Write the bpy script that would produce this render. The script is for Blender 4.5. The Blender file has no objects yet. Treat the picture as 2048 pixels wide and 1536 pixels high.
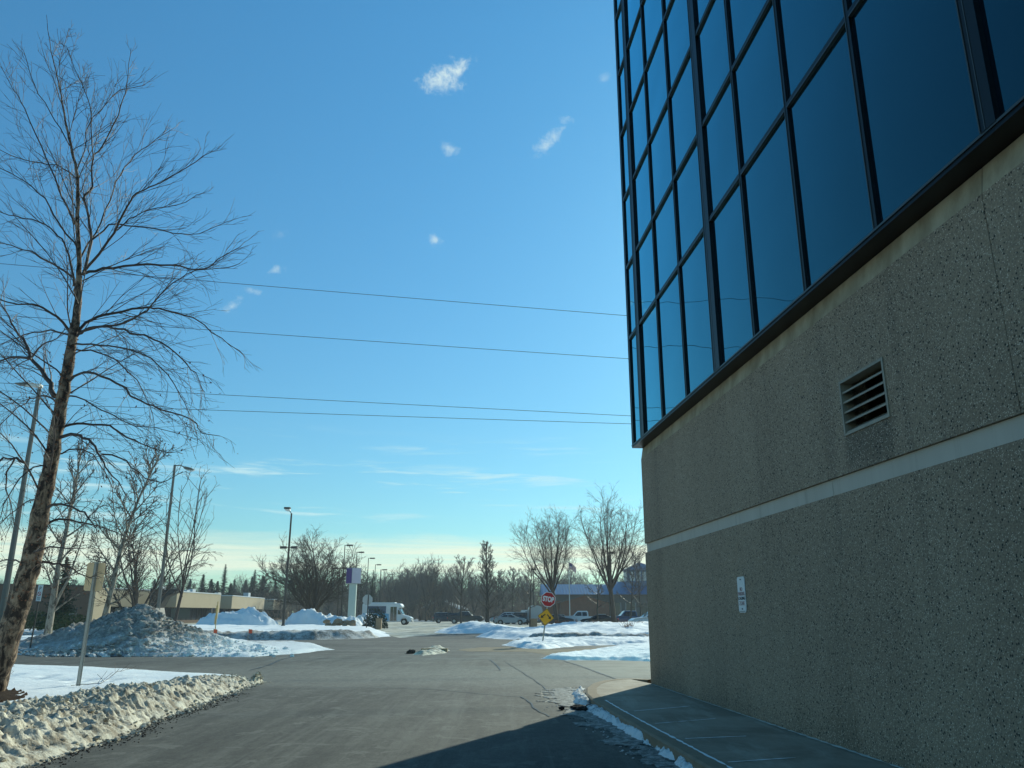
import bpy, math, random, numpy as np
from mathutils import Vector, Matrix, noise as mn
random.seed(7)
R=math.radians
scene=bpy.context.scene
col=scene.collection
# ------------------------------------------------------------------ camera
F=1610.;H=1.5;PIT=math.atan(460/F)
cd=bpy.data.cameras.new("camera");cam=bpy.data.objects.new("camera",cd);col.objects.link(cam)
cd.sensor_width=36;cd.lens=36*F/2048;cd.clip_start=.1;cd.clip_end=6000
cam.location=(0,0,H);cam.rotation_euler=(R(90)+PIT,0,0);scene.camera=cam
# ------------------------------------------------------------------ sun and sky
SUN_AZ=R(26);SUN_EL=R(24)
sdir=Vector((math.cos(SUN_EL)*math.sin(SUN_AZ),math.cos(SUN_EL)*math.cos(SUN_AZ),math.sin(SUN_EL)))
sl=bpy.data.lights.new("sun","SUN");sl.energy=4.9;sl.angle=R(.5);sl.color=(.94,.98,.80)
so=bpy.data.objects.new("sun",sl);so.rotation_euler=(-sdir).to_track_quat('-Z','Y').to_euler();col.objects.link(so)
def ray(u,v):
    a=(u-1024)/F;b=(768-v)/F
    return Vector((a,math.cos(PIT)-b*math.sin(PIT),math.sin(PIT)+b*math.cos(PIT)))
def G(u,v,z=0):
    d=ray(u,v);t=(z-H)/d[2];return (d[0]*t,d[1]*t)
def D(u,v,y):
    d=ray(u,v);t=y/d[1];return Vector((d[0]*t,y,H+d[2]*t))
def X(u,y,z=0):      # x of a thing standing at distance y that shows at column u
    f=y*math.cos(PIT)+(z-H)*math.sin(PIT);return (u-1024)/F*f
world=bpy.data.worlds.new("World");scene.world=world;world.use_nodes=True
wt=world.node_tree;wt.nodes.clear()
class NB:
    def __init__(s,t): s.t=t
    def n(s,ty,**k):
        o=s.t.nodes.new(ty)
        ins=k.pop('i',{})
        for a,b in k.items(): setattr(o,a,b)
        for a,b in ins.items():
            if hasattr(b,'is_output') or isinstance(b,bpy.types.NodeSocket): s.t.links.new(b,o.inputs[a])
            else: o.inputs[a].default_value=b
        return o
    def m(s,op,a,b=0.,c=None,clamp=False):
        d={0:a,1:b}
        if c is not None:d[2]=c
        o=s.n('ShaderNodeMath',operation=op,i=d);o.use_clamp=clamp;return o.outputs[0]
    def vm(s,op,a,b=(0,0,0)):
        o=s.n('ShaderNodeVectorMath',operation=op,i={0:a,1:b});return o.outputs['Value' if op in('DOT_PRODUCT','LENGTH') else 0]
    def noise(s,vec,scale,detail=4,rough=.55,dist=0.):
        o=s.n('ShaderNodeTexNoise',i={'Vector':vec,'Scale':scale,'Detail':detail,'Roughness':rough,'Distortion':dist});return o.outputs['Fac']
    def ss(s,v,a,b,lo=0.,hi=1.):
        o=s.n('ShaderNodeMapRange',interpolation_type='SMOOTHSTEP',i={0:v,1:a,2:b,3:lo,4:hi});return o.outputs[0]
    def mix(s,f,a,b,bt='MIX'):
        o=s.n('ShaderNodeMix',data_type='RGBA',blend_type=bt);
        for k,v in ((0,f),(6,a),(7,b)):
            if isinstance(v,bpy.types.NodeSocket): s.t.links.new(v,o.inputs[k])
            elif k==0:o.inputs[0].default_value=v
            else:o.inputs[k].default_value=(v[0],v[1],v[2],1)
        return o.outputs[2]
    def map(s,vec,sc=(1,1,1),rot=(0,0,0),loc=(0,0,0)):
        return s.n('ShaderNodeMapping',i={0:vec,1:loc,2:rot,3:sc}).outputs[0]
w=NB(wt)
sky=w.n('ShaderNodeTexSky',sky_type='NISHITA',sun_disc=False,sun_elevation=SUN_EL,sun_rotation=SUN_AZ,altitude=200.,air_density=1.15,dust_density=.25,ozone_density=1.6)
tc=w.n('ShaderNodeTexCoord').outputs['Generated']
xyz=w.n('ShaderNodeSeparateXYZ',i={0:tc}).outputs
az=w.m('ARCTAN2',xyz[0],xyz[1]);el=w.m('ARCSINE',xyz[2])
airtint=w.mix(w.n('ShaderNodeMapRange',i={0:el,1:.08,2:.70,3:0.,4:1.}).outputs[0],(.57,1.07,1.24),(.59,1.48,1.80))
skyc=w.mix(1.,sky.outputs[0],airtint,'MULTIPLY')
comb=w.n('ShaderNodeCombineXYZ',i={0:w.m('MULTIPLY',az,3.),1:w.m('MULTIPLY',el,26.),2:0.}).outputs[0]
# pale bank of thin cloud low over the horizon
wn=w.noise(comb,1.3,6,.6,.4)
slope=w.m('ADD',el,w.m('MULTIPLY',w.m('SUBTRACT',wn,.5),.045))
tilt=w.m('ADD',slope,w.m('MULTIPLY',az,-.0))
streak=w.noise(w.n('ShaderNodeCombineXYZ',i={0:w.m('MULTIPLY',az,2.2),1:w.m('MULTIPLY',el,90.),2:7.}).outputs[0],1.,5,.6,.5)
band=w.m('MULTIPLY',w.m('MULTIPLY',w.ss(tilt,.030,.054),w.ss(tilt,.098,.070)),w.ss(streak,.30,.62,.45,1.))
col2=w.mix(w.m('MULTIPLY',band,1.),skyc,(10.6,11.6,9.2))
low=w.m('MULTIPLY',w.ss(tilt,.02,-.02),.25)
col2=w.mix(low,col2,(6.5,9.0,9.6))
# thin streaks a little higher
comb2=w.n('ShaderNodeCombineXYZ',i={0:w.m('MULTIPLY',az,6.),1:w.m('MULTIPLY',el,75.),2:3.}).outputs[0]
sn=w.noise(comb2,1.1,5,.6,.3)
big=w.noise(comb,.9,2,.5)
st=w.m('MULTIPLY',w.m('MULTIPLY',w.ss(sn,.50,.70),w.ss(big,.40,.60)),w.m('MULTIPLY',w.ss(el,.085,.11),w.ss(el,.23,.16)))
col2=w.mix(w.m('MULTIPLY',st,.75),col2,(7.8,10.6,10.8))
# small fair weather puffs: (u,v of the centre, half length, half height in radians, tilt, strength)
def puff(c,u,v,a,b,ang,s,seed):
    d=ray(u,v).normalized();r=Vector((d.y,-d.x,0)).normalized();up=r.cross(d)
    ca,sa=math.cos(ang),math.sin(ang)
    e1=(r*ca+up*sa)/a;e2=(-r*sa+up*ca)/b
    dx=w.vm('DOT_PRODUCT',w.vm('SUBTRACT',tc,tuple(d)),tuple(e1));dy=w.vm('DOT_PRODUCT',w.vm('SUBTRACT',tc,tuple(d)),tuple(e2))
    q=w.m('SQRT',w.m('ADD',w.m('MULTIPLY',dx,dx),w.m('MULTIPLY',dy,dy)))
    nn=w.noise(w.vm('ADD',tc,(seed,seed*.3,0)),62.,7,.66,.5)
    nn2=w.noise(w.vm('ADD',tc,(seed*2,1,0)),150.,4,.6,.2)
    k=w.m('ADD',w.m('MULTIPLY',w.m('SUBTRACT',nn,.5),3.0),w.m('MULTIPLY',w.m('SUBTRACT',nn2,.5),1.2))
    f=w.ss(w.m('ADD',q,k),1.15,-.55)
    front=w.ss(w.vm('DOT_PRODUCT',tc,tuple(d)),.9,.95)
    return w.mix(w.m('MULTIPLY',w.m('MULTIPLY',f,s),front),c,(8.6,10.4,10.4))
for P in [(886,152,.034,.0135,.55,1.,.3),(893,168,.02,.012,.2,.8,.9),(1096,284,.026,.009,.75,.6,1.7),(897,297,.013,.009,-.4,.55,2.3),(1133,239,.009,.006,0,.4,3.1),
          (870,480,.009,.009,1.2,.6,3.7),(552,540,.010,.005,.5,.5,4.2),(465,612,.016,.006,.8,.45,4.9),(510,583,.012,.004,-.2,.35,5.3),(1208,158,.010,.006,.4,.25,6.1),(560,468,.010,.006,.5,.15,7.7)]:
    col2=puff(col2,*P)
bg=w.n('ShaderNodeBackground',i={0:col2,1:.085})
wt.links.new(bg.outputs[0],w.n('ShaderNodeOutputWorld').inputs[0])
scene.view_settings.view_transform='Standard';scene.view_settings.look='None'
scene.view_settings.exposure=0.0;scene.view_settings.gamma=1
# ------------------------------------------------------------------ materials
def mat(name,fn,rough=.8,spec=.3,metal=0.,coat=0.):
    m=bpy.data.materials.new(name);m.use_nodes=True;t=m.node_tree
    b=t.nodes['Principled BSDF'];b.inputs['Roughness'].default_value=rough
    b.inputs['Specular IOR Level'].default_value=spec;b.inputs['Metallic'].default_value=metal;b.inputs['Coat Weight'].default_value=coat
    n=NB(t)
    if fn: fn(n,b,n.n('ShaderNodeTexCoord').outputs['Object'])
    return m
def setc(n,b,c):
    if isinstance(c,bpy.types.NodeSocket): n.t.links.new(c,b.inputs['Base Color'])
    else: b.inputs['Base Color'].default_value=(*c,1)
def bump(n,b,h,st,dist):
    o=n.n('ShaderNodeBump',i={'Height':h,'Strength':st,'Distance':dist});n.t.links.new(o.outputs[0],b.inputs['Normal'])
def plain(name,c,rough=.6,spec=.4,metal=0.,var=.18,sc=3.,coat=0.,bp=0.):
    def f(n,b,tc):
        k=n.noise(tc,sc,5,.6)
        c2=n.mix(k,tuple(x*(1-var) for x in c),tuple(min(1,x*(1+var)) for x in c));setc(n,b,c2)
        if bp: bump(n,b,n.noise(tc,sc*8,4,.6),bp,.02)
    return mat(name,f,rough,spec,metal,coat)
def f_snow(dirt,dcol=(.16,.13,.10),sc=2.5,base=(.90,.92,.91),grain=1.):
    def f(n,b,tc):
        a=n.noise(tc,sc,6,.62);a2=n.noise(tc,sc*7,5,.65)
        k=n.m('ADD',n.m('MULTIPLY',a,.62),n.m('MULTIPLY',a2,.38))
        d=n.ss(k,.62-dirt*.30,.74-dirt*.22)
        c=n.mix(n.noise(tc,.7,4),base,tuple(x*.93 for x in base))
        c=n.mix(n.m('MULTIPLY',d,min(1,.55+dirt*.5)),c,dcol);setc(n,b,c)
        bump(n,b,n.m('ADD',n.noise(tc,9.,5,.65),n.m('MULTIPLY',n.noise(tc,38.,3,.6),.4)),.5*grain,.04)
    return f
M={}
M['snow']=mat('snow',f_snow(.03),.75,.25)
M['slushmat']=mat('grey_slush',f_snow(.75,(.07,.066,.058),9.,(.36,.36,.33)),.7,.3)
M['dustsnow']=plain('dusty_snow',(.60,.60,.52),.9,.1,var=.4,sc=8)
M['snow_tan']=mat('snow_tan',f_snow(.66,(.27,.215,.15),5.5,(.72,.68,.56)),.8,.2)
M['snow_dirty']=mat('snow_dirty',f_snow(.72,(.10,.088,.075),3.2,(.62,.62,.60)),.8,.2)
M['snow_dirty2']=mat('snow_gutter',f_snow(.42,(.16,.15,.13),6.,(.78,.80,.80)),.8,.2)
M['snow_far_dirty']=mat('snow_far_dirty',f_snow(.66,(.16,.145,.12),1.2,(.58,.58,.55)),.85,.2)
def f_asph(n,b,tc):
    big=n.noise(n.map(tc,(1.1,.22,1),(0,0,R(-6))),1.,6,.6,.6)
    med=n.noise(n.map(tc,(3.2,.35,1),(0,0,R(-9))),1.,5,.65,.3)
    fine=n.noise(tc,160.,3,.7)
    salt=n.noise(tc,.45,6,.62,.4)
    c=n.mix(n.ss(big,.35,.65),(.060,.059,.049),(.100,.098,.082))
    c=n.mix(n.m('MULTIPLY',n.ss(med,.48,.66),.6),c,(.045,.044,.038))
    c=n.mix(n.m('MULTIPLY',n.ss(salt,.5,.72),.45),c,(.175,.172,.148))
    xyzs=n.n('ShaderNodeSeparateXYZ',i={0:tc}).outputs
    # pale salt-dusted strip across the mouth of the drive, worn dark beyond
    wob=n.m('MULTIPLY',n.m('SUBTRACT',n.noise(tc,.6,4),.5),3.)
    yy=n.m('ADD',xyzs[1],wob)
    band=n.m('MULTIPLY',n.ss(yy,17.2,19.5),n.ss(yy,27.,23.))
    c=n.mix(n.m('MULTIPLY',band,.5),c,(.205,.20,.172))
    far=n.m('MULTIPLY',n.ss(yy,31.,33.5),n.ss(n.noise(n.map(tc,(.06,.5,1)),1.,5,.6,.5),.38,.62))
    c=n.mix(n.m('MULTIPLY',far,.8),c,(.042,.042,.039))
    c=n.mix(.22,c,n.mix(fine,(.02,.02,.02),(.5,.49,.46)),'OVERLAY')
    g1=n.noise(n.map(tc,(1,.45,1)),9.,6,.8);g2=n.noise(n.map(tc,(1,.5,1)),40.,4,.8)
    c=n.mix(.55,c,n.mix(n.ss(n.m('ADD',n.m('MULTIPLY',g1,.5),n.m('MULTIPLY',g2,.5)),.40,.60),(.22,.22,.22),(.80,.80,.79)),'OVERLAY')
    tr=n.noise(n.map(tc,(2.6,.10,1),(0,0,R(-5))),1.,8,.72,.25)
    c=n.mix(n.m('MULTIPLY',n.m('MULTIPLY',n.ss(tr,.50,.60),n.ss(yy,33.,28.)),.26),c,(.175,.172,.150))
    pt_=n.noise(tc,1.7,8,.72,.8)
    c=n.mix(n.m('MULTIPLY',n.ss(pt_,.56,.60),.35),c,(.20,.197,.17));c=n.mix(n.m('MULTIPLY',n.ss(pt_,.42,.38),.35),c,(.040,.039,.034))
    st_=n.noise(n.map(tc,(.10,2.2,1),(0,0,R(2))),1.,8,.7,.2)
    c=n.mix(n.m('MULTIPLY',n.m('MULTIPLY',n.ss(st_,.50,.58),n.ss(yy,26.,30.)),.5),c,(.17,.168,.15))
    sp=n.ss(n.noise(tc,55.,2,.5),.70,.76)
    c=n.mix(n.m('MULTIPLY',sp,.4),c,(.34,.33,.30))
    setc(n,b,c);bump(n,b,fine,.35,.01)
M['asphalt']=mat('asphalt',f_asph,.82,.35)
def f_lot(n,b,tc):
    k=n.noise(n.map(tc,(.5,.10,1),(0,0,R(12))),1.,6,.65,.8);k2=n.noise(tc,.9,5,.6)
    c=n.mix(n.ss(k,.35,.6),(.52,.49,.38),(.27,.25,.19));c=n.mix(n.m('MULTIPLY',n.ss(k2,.45,.62),.5),c,(.74,.75,.70));setc(n,b,c)
M['packed_snow']=mat('packed_snow',f_lot,.85,.2)
def f_conc(n,b,tc):
    k=n.noise(tc,.8,6,.65,.4);f=n.noise(tc,90.,3,.6)
    c=n.mix(n.ss(k,.3,.7),(.15,.145,.12),(.215,.21,.175));s=n.noise(n.map(tc,(.5,3.,1),(0,0,R(4))),1.,5,.6)
    c=n.mix(n.m('MULTIPLY',n.ss(s,.5,.7),.4),c,(.27,.27,.23));c=n.mix(.2,c,n.mix(f,(.1,.1,.1),(.45,.45,.44)),'OVERLAY');setc(n,b,c);bump(n,b,f,.2,.01)
M['concrete']=mat('concrete_paving',f_conc,.8,.3)
def f_walk(n,b,tc):
    k=n.noise(tc,1.1,7,.68,.4);f=n.noise(tc,60.,4,.7);s2=n.noise(n.map(tc,(3.,.5,1),(0,0,R(-30))),1.,6,.7)
    c=n.mix(n.ss(k,.35,.65),(.235,.19,.135),(.35,.295,.22));c=n.mix(n.m('MULTIPLY',n.ss(s2,.5,.65),.5),c,(.42,.38,.30));c=n.mix(.4,c,n.mix(f,(.1,.1,.1),(.85,.85,.84)),'OVERLAY');setc(n,b,c);bump(n,b,f,.2,.01)
M['walk']=mat('sidewalk_concrete',f_walk,.8,.3)
M['kerb']=plain('kerb_concrete',(.26,.20,.135),.85,.2,var=.35,sc=5)
def f_agg(n,b,tc):
    v=n.n('ShaderNodeTexVoronoi',feature='F1',i={'Vector':tc,'Scale':44.,'Randomness':1.})
    v2=n.n('ShaderNodeTexVoronoi',feature='F1',i={'Vector':tc,'Scale':76.,'Randomness':1.})
    h=n.n('ShaderNodeSeparateColor',i={0:v.outputs['Color']}).outputs;h2=n.n('ShaderNodeSeparateColor',i={0:v2.outputs['Color']}).outputs
    stain=n.noise(n.map(tc,(1,1,.28)),.55,5,.6,.4);st2=n.noise(n.map(tc,(2.2,2.2,.16)),1.,4,.6)
    base=n.mix(n.ss(stain,.3,.7),(.320,.240,.165),(.400,.305,.210))
    base=n.mix(n.m('MULTIPLY',n.ss(st2,.5,.8),.22),base,(.18,.142,.104))
    z=n.n('ShaderNodeSeparateXYZ',i={0:tc}).outputs[2]
    foot_dark=n.m('MULTIPLY',n.ss(n.m('ADD',z,n.m('MULTIPLY',stain,.9)),1.05,.45),.5)   # colour darkens unevenly towards the foot of the wall
    x_=n.n('ShaderNodeSeparateXYZ',i={0:tc}).outputs[0]
    drip=n.m('MULTIPLY',n.m('MULTIPLY',n.ss(x_,9.02,9.16),n.ss(x_,10.12,9.95)),n.m('MULTIPLY',n.ss(z,2.75,3.2),n.ss(z,3.40,3.36)))   # water stain under the vent
    base=n.mix(n.m('MULTIPLY',drip,.6),base,(.10,.085,.065))
    run=n.noise(n.map(tc,(1.3,1.3,.05)),1.,5,.7)
    base=n.mix(n.m('MULTIPLY',n.m('MULTIPLY',n.ss(run,.55,.66),n.ss(z,.3,2.9)),.30),base,(.13,.105,.08))
    base=n.mix(foot_dark,base,(.12,.105,.065))
    dk=n.m('MULTIPLY',n.ss(h[0],.83,.87),n.ss(v.outputs['Distance'],.55,.35))
    lt=n.m('MULTIPLY',n.ss(h2[1],.84,.88),n.ss(v2.outputs['Distance'],.5,.3))
    md=n.ss(h2[0],.2,.8)
    c=n.mix(n.m('MULTIPLY',md,.38),base,(.13,.105,.082));c=n.mix(n.m('MULTIPLY',dk,.9),c,(.022,.021,.020));c=n.mix(n.m('MULTIPLY',lt,.75),c,(.75,.62,.48))
    setc(n,b,c);bump(n,b,n.m('ADD',v.outputs['Distance'],v2.outputs['Distance']),.6,.008)
M['aggregate']=mat('exposed_aggregate',f_agg,.85,.3)
def f_band(n,b,tc):
    k=n.noise(n.map(tc,(3.,3.,.5)),1.,5,.6);st=n.noise(n.map(tc,(7.,7.,.25)),1.,5,.7)
    c=n.mix(k,(.45,.40,.33),(.60,.54,.46));c=n.mix(n.m('MULTIPLY',n.ss(st,.55,.75),.5),c,(.32,.28,.22));setc(n,b,c)
M['band']=mat('smooth_concrete',f_band,.7,.3)
def f_ledge(n,b,tc):
    k=n.noise(n.map(tc,(2.,2.,1.)),1.,5,.65)
    setc(n,b,n.mix(n.ss(k,.3,.7),(.28,.22,.14),(.50,.42,.29)))
M['ledge']=mat('ledge_concrete',f_ledge,.8,.25)
M['ventmetal']=plain('weathered_vent_metal',(.30,.26,.20),.5,.4,.2,var=.35,sc=6)
M['frame']=plain('dark_anodised_frame',(.004,.004,.005),.4,.25,var=.1)
M['frame_edge']=plain('frame_edge_metal',(.07,.075,.07),.4,.4,.5,var=.1)
def glass_mat():
    m=bpy.data.materials.new('mirror_tinted_glass');m.use_nodes=True;t=m.node_tree;t.nodes.clear();n=NB(t)
    tc=n.n('ShaderNodeTexCoord').outputs['Object']
    h=n.noise(n.map(tc,(.55,.55,.8)),1.,1,.4)
    bp=n.n('ShaderNodeBump',i={'Height':h,'Strength':.35,'Distance':.03})
    g=n.n('ShaderNodeBsdfGlossy',i={'Roughness':0.0,'Normal':bp.outputs[0],'Color':(.36,.86,1.0,1)})
    d=n.n('ShaderNodeBsdfDiffuse',i={'Color':(.004,.007,.012,1)})
    fr=n.n('ShaderNodeFresnel',i={'IOR':1.5,'Normal':bp.outputs[0]})
    fac=n.m('MULTIPLY',n.m('POWER',n.m('MULTIPLY',fr.outputs[0],2.1),1.3),1.25)
    mx=n.n('ShaderNodeMixShader',i={0:fac,1:d.outputs[0],2:g.outputs[0]})
    t.links.new(mx.outputs[0],n.n('ShaderNodeOutputMaterial').inputs[0]);return m
M['glass']=glass_mat()
def f_bark(dark,light,sc,amt=.5):
    def f(n,b,tc):
        k=n.noise(n.map(tc,(1,1,.6)),sc,5,.7,.6);k2=n.noise(n.map(tc,(1,1,.25)),sc*2.5,4,.7)
        c=n.mix(n.ss(k,amt-.09,amt+.09),dark,light);c=n.mix(n.m('MULTIPLY',n.ss(k2,.5,.62),.5),c,tuple(x*.4 for x in dark));setc(n,b,c);bump(n,b,k,.8,.02)
    return f
M['birch']=mat('river_birch_bark',f_bark((.050,.034,.026),(.36,.25,.165),9.,.51),.8,.25)
M['peel']=plain('peeling_bark',(.26,.12,.065),.7,.3,var=.5,sc=9)
M['twig']=plain('dark_twig',(.095,.066,.052),.6,.35,var=.3)
M['limb']=plain('limb_bark',(.075,.056,.048),.65,.35,var=.45,sc=6)
M['leaf']=plain('dead_leaf',(.20,.075,.035),.8,.2,var=.5,sc=5)
M['paletrunk']=mat('pale_bark',f_bark((.11,.085,.065),(.34,.29,.23),4.,.45),.8,.25)
M['greytrunk']=plain('grey_bark',(.075,.062,.052),.85,.2,var=.35,sc=4)
M['fartwig']=plain('far_twig',(.17,.145,.125),.9,.1,var=.35,sc=.3)  # tone lightened to paint the fade of distance haze into the twigs
M['fartwig2']=plain('far_twig_brown',(.20,.145,.105),.9,.1,var=.35,sc=.3)  # brown variant, likewise lightened in its colour for distance haze
M['needle']=plain('dark_needles',(.035,.055,.036),.85,.2,var=.5,sc=2)
M['needle2']=plain('green_needles',(.045,.068,.028),.85,.2,var=.4,sc=2)
M['steel']=plain('galvanised_steel',(.42,.42,.38),.5,.5,.3,var=.2,sc=12)
M['bronze']=plain('dark_bronze_paint',(.045,.038,.032),.5,.4,var=.2)
M['polegrey']=plain('grey_pole_paint',(.16,.15,.13),.5,.4,var=.2)
M['lens']=plain('lamp_lens',(.75,.74,.68),.3,.5,var=.05)
M['signback']=plain('weathered_sign_back',(.85,.62,.36),.6,.3,var=.16,sc=6)
M['aluminium']=plain('sign_aluminium',(.45,.46,.45),.45,.5,.4,var=.1)
M['red']=plain('sign_red',(.42,.018,.022),.5,.4,var=.12)
M['yellow']=plain('sign_yellow',(.72,.36,.012),.5,.4,var=.08)
M['white']=plain('white_paint',(.72,.74,.74),.45,.4,var=.05)
M['fadedred']=plain('faded_red_print',(.42,.20,.19),.6,.3,var=.2,sc=20)
M['black']=plain('black_paint',(.012,.012,.013),.5,.4,var=.1)
M['rubber']=plain('tyre_rubber',(.018,.018,.019),.85,.2,var=.1)
M['rim']=plain('wheel_metal',(.35,.36,.37),.35,.5,.8,var=.1)
M['carglass']=plain('car_window',(.010,.014,.018),.05,.6,var=.05)
M['tanwall']=plain('tan_concrete_panel',(.40,.33,.225),.85,.2,var=.10,sc=.5)
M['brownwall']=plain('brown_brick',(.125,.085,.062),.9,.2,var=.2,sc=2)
M['winglass']=plain('dark_window',(.014,.020,.026),.12,.6,var=.3,sc=.5)
M['bluemetal']=plain('blue_grey_metal',(.10,.15,.24),.5,.4,var=.15,sc=.4)
M['blueroof']=plain('blue_standing_seam_roof',(.030,.15,.31),.45,.5,var=.25,sc=.25)
M['redbrick']=plain('red_brick',(.24,.105,.065),.9,.2,var=.3,sc=1.2)
M['greybrick']=plain('grey_brick',(.15,.135,.12),.9,.2,var=.2,sc=1.)
M['purple']=plain('sign_purple',(.055,.022,.16),.4,.4,var=.06)
M['palesign']=plain('pale_sign_face',(.62,.56,.64),.4,.4,var=.07,sc=1)
M['pylon']=plain('pylon_paint',(.42,.50,.46),.5,.4,var=.06)
M['stone']=plain('tan_stone',(.30,.22,.14),.9,.2,var=.3,sc=5)
M['orange']=plain('orange_plastic',(.75,.12,.05),.6,.3,var=.1)
M['wire']=plain('power_cable',(.02,.022,.025),.6,.3,var=.05)
M['mulch']=plain('bark_mulch',(.055,.036,.024),.95,.1,var=.6,sc=25,bp=.8)
M['farsnow']=plain('snow_field',(.60,.64,.66),.9,.1,var=.2,sc=.05)
M['wood']=plain('wooden_stake',(.5,.36,.16),.8,.2,var=.2)
M['rock']=plain('dark_rubble',(.030,.026,.024),.95,.2,var=.5,sc=8)
def paint(name,c): 
    M[name]=plain(name,c,.3,.5,0.,var=.05,coat=.4)
for nm,c in dict(car_silver=(.34,.38,.40),car_white=(.68,.70,.72),car_black=(.012,.014,.018),car_blue=(.010,.065,.17),car_dark=(.03,.035,.045),bus_white=(.70,.74,.76),car_grey=(.12,.13,.14)).items(): paint(nm,c)
M['bus_blue']=plain('bus_blue_graphic',(.12,.42,.66),.35,.5,var=.35,sc=1.4)
M['bus_dark']=plain('bus_dark_graphic',(.03,.08,.16),.3,.5,var=.6,sc=1.2)
# ------------------------------------------------------------------ mesh helpers
class MB:
    def __init__(s): s.v=[];s.f=[]
    def quad(s,*p):
        i=len(s.v);s.v+=[tuple(q) for q in p];s.f.append(tuple(range(i,i+len(p))));return s
    def box(s,x0,x1,y0,y1,z0,z1):
        i=len(s.v);s.v+=[(x,y,z) for z in (z0,z1) for (x,y) in ((x0,y0),(x1,y0),(x1,y1),(x0,y1))]
        s.f+=[tuple(i+k for k in q) for q in ((3,2,1,0),(4,5,6,7),(0,1,5,4),(1,2,6,5),(2,3,7,6),(3,0,4,7))];return s
    def tube(s,pts,rad,n=5,cap=True):
        pts=[Vector(p) for p in pts];k=len(pts);i0=len(s.v)
        t=(pts[1]-pts[0]).normalized();a=t.orthogonal().normalized()
        for j,p in enumerate(pts):
            t=(pts[min(j+1,k-1)]-pts[max(j-1,0)])
            if t.length<1e-9:t=Vector((0,0,1))
            t.normalize();a=(a-t*a.dot(t))
            if a.length<1e-6:a=t.orthogonal()
            a.normalize();b=t.cross(a);r=rad[j] if hasattr(rad,'__len__') else rad
            for q in range(n):
                an=2*math.pi*q/n;o=p+a*(r*math.cos(an))+b*(r*math.sin(an));s.v.append((o.x,o.y,o.z))
        for j in range(k-1):
            for q in range(n):
                x=i0+j*n+q;y=i0+j*n+(q+1)%n;s.f.append((x,y,y+n,x+n))
        if cap: s.f.append(tuple(i0+q for q in range(n))[::-1]);s.f.append(tuple(i0+(k-1)*n+q for q in range(n)))
        return s
    def prism(s,poly,axis,a,b,tf=None):
        """extrude a 2-D outline along an axis ('x','y','z')"""
        i=len(s.v);n=len(poly)
        for c in (a,b):
            for (p,q) in poly:
                v={'y':(p,c,q),'x':(c,p,q),'z':(p,q,c)}[axis];s.v.append(tuple(tf(Vector(v))) if tf else v)
        s.f.append(tuple(range(i,i+n)));s.f.append(tuple(range(i+2*n-1,i+n-1,-1)))
        for k in range(n): s.f.append((i+k,i+n+k,i+n+(k+1)%n,i+(k+1)%n))
        return s
    def blob(s,c,r,seed=0,sq=(1,1,1)):
        """one lumpy chunk, eight to twenty faces"""
        rr=random.Random(seed);i=len(s.v);c=Vector(c)
        ph=(1+5**.5)/2
        vs=[(-1,ph,0),(1,ph,0),(-1,-ph,0),(1,-ph,0),(0,-1,ph),(0,1,ph),(0,-1,-ph),(0,1,-ph),(ph,0,-1),(ph,0,1),(-ph,0,-1),(-ph,0,1)]
        for q in vs:
            d=Vector(q).normalized()*r*rr.uniform(.65,1.25);s.v.append((c.x+d.x*sq[0],c.y+d.y*sq[1],c.z+d.z*sq[2]))
        for t in ((0,11,5),(0,5,1),(0,1,7),(0,7,10),(0,10,11),(1,5,9),(5,11,4),(11,10,2),(10,7,6),(7,1,8),(3,9,4),(3,4,2),(3,2,6),(3,6,8),(3,8,9),(4,9,5),(2,4,11),(6,2,10),(8,6,7),(9,8,1)):
            s.f.append(tuple(i+k for k in t))
        return s
    def build(s,name,m,parent=None,smooth=False,mats=None):
        me=bpy.data.meshes.new(name);me.from_pydata(s.v,[],s.f);me.materials.append(M[m] if isinstance(m,str) else m)
        if smooth: me.polygons.foreach_set('use_smooth',[True]*len(me.polygons))
        me.update();o=bpy.data.objects.new(name,me);col.objects.link(o)
        if parent:o.parent=parent
        return o
def tag(o,label,cat,group=None,kind=None):
    o['label']=label
    if cat:o['category']=cat
    if group:o['group']=group
    if kind:o['kind']=kind
    return o
def struct(o,label=None):
    o['kind']='structure'
    if label:o['label']=label
    return o
def empty(name,loc=(0,0,0),rz=0,label='',cat='',group=None):
    o=bpy.data.objects.new(name,None);o.empty_display_size=.3;col.objects.link(o);o.location=loc;o.rotation_euler=(0,0,rz)
    return tag(o,label,cat,group)
def copy_tree(o,parent=None):
    c=o.copy();col.objects.link(c)
    if parent:c.parent=parent
    for ch in list(o.children): copy_tree(ch,c)
    return c
def text_mesh(txt,size,name,m,parent,mw,depth=.003,bold=.0):
    cu=bpy.data.curves.new(name,'FONT');cu.body=txt;cu.size=size;cu.align_x='CENTER';cu.align_y='CENTER';cu.extrude=depth;cu.offset=bold;cu.space_line=.85
    t=bpy.data.objects.new(name,cu);col.objects.link(t);dg=bpy.context.evaluated_depsgraph_get()
    me=bpy.data.meshes.new_from_object(t.evaluated_get(dg));bpy.data.objects.remove(t);bpy.data.curves.remove(cu)
    me.transform(mw);me.materials.clear();me.materials.append(M[m]);me.name=name
    o=bpy.data.objects.new(name,me);col.objects.link(o);o.parent=parent;return o
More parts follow.
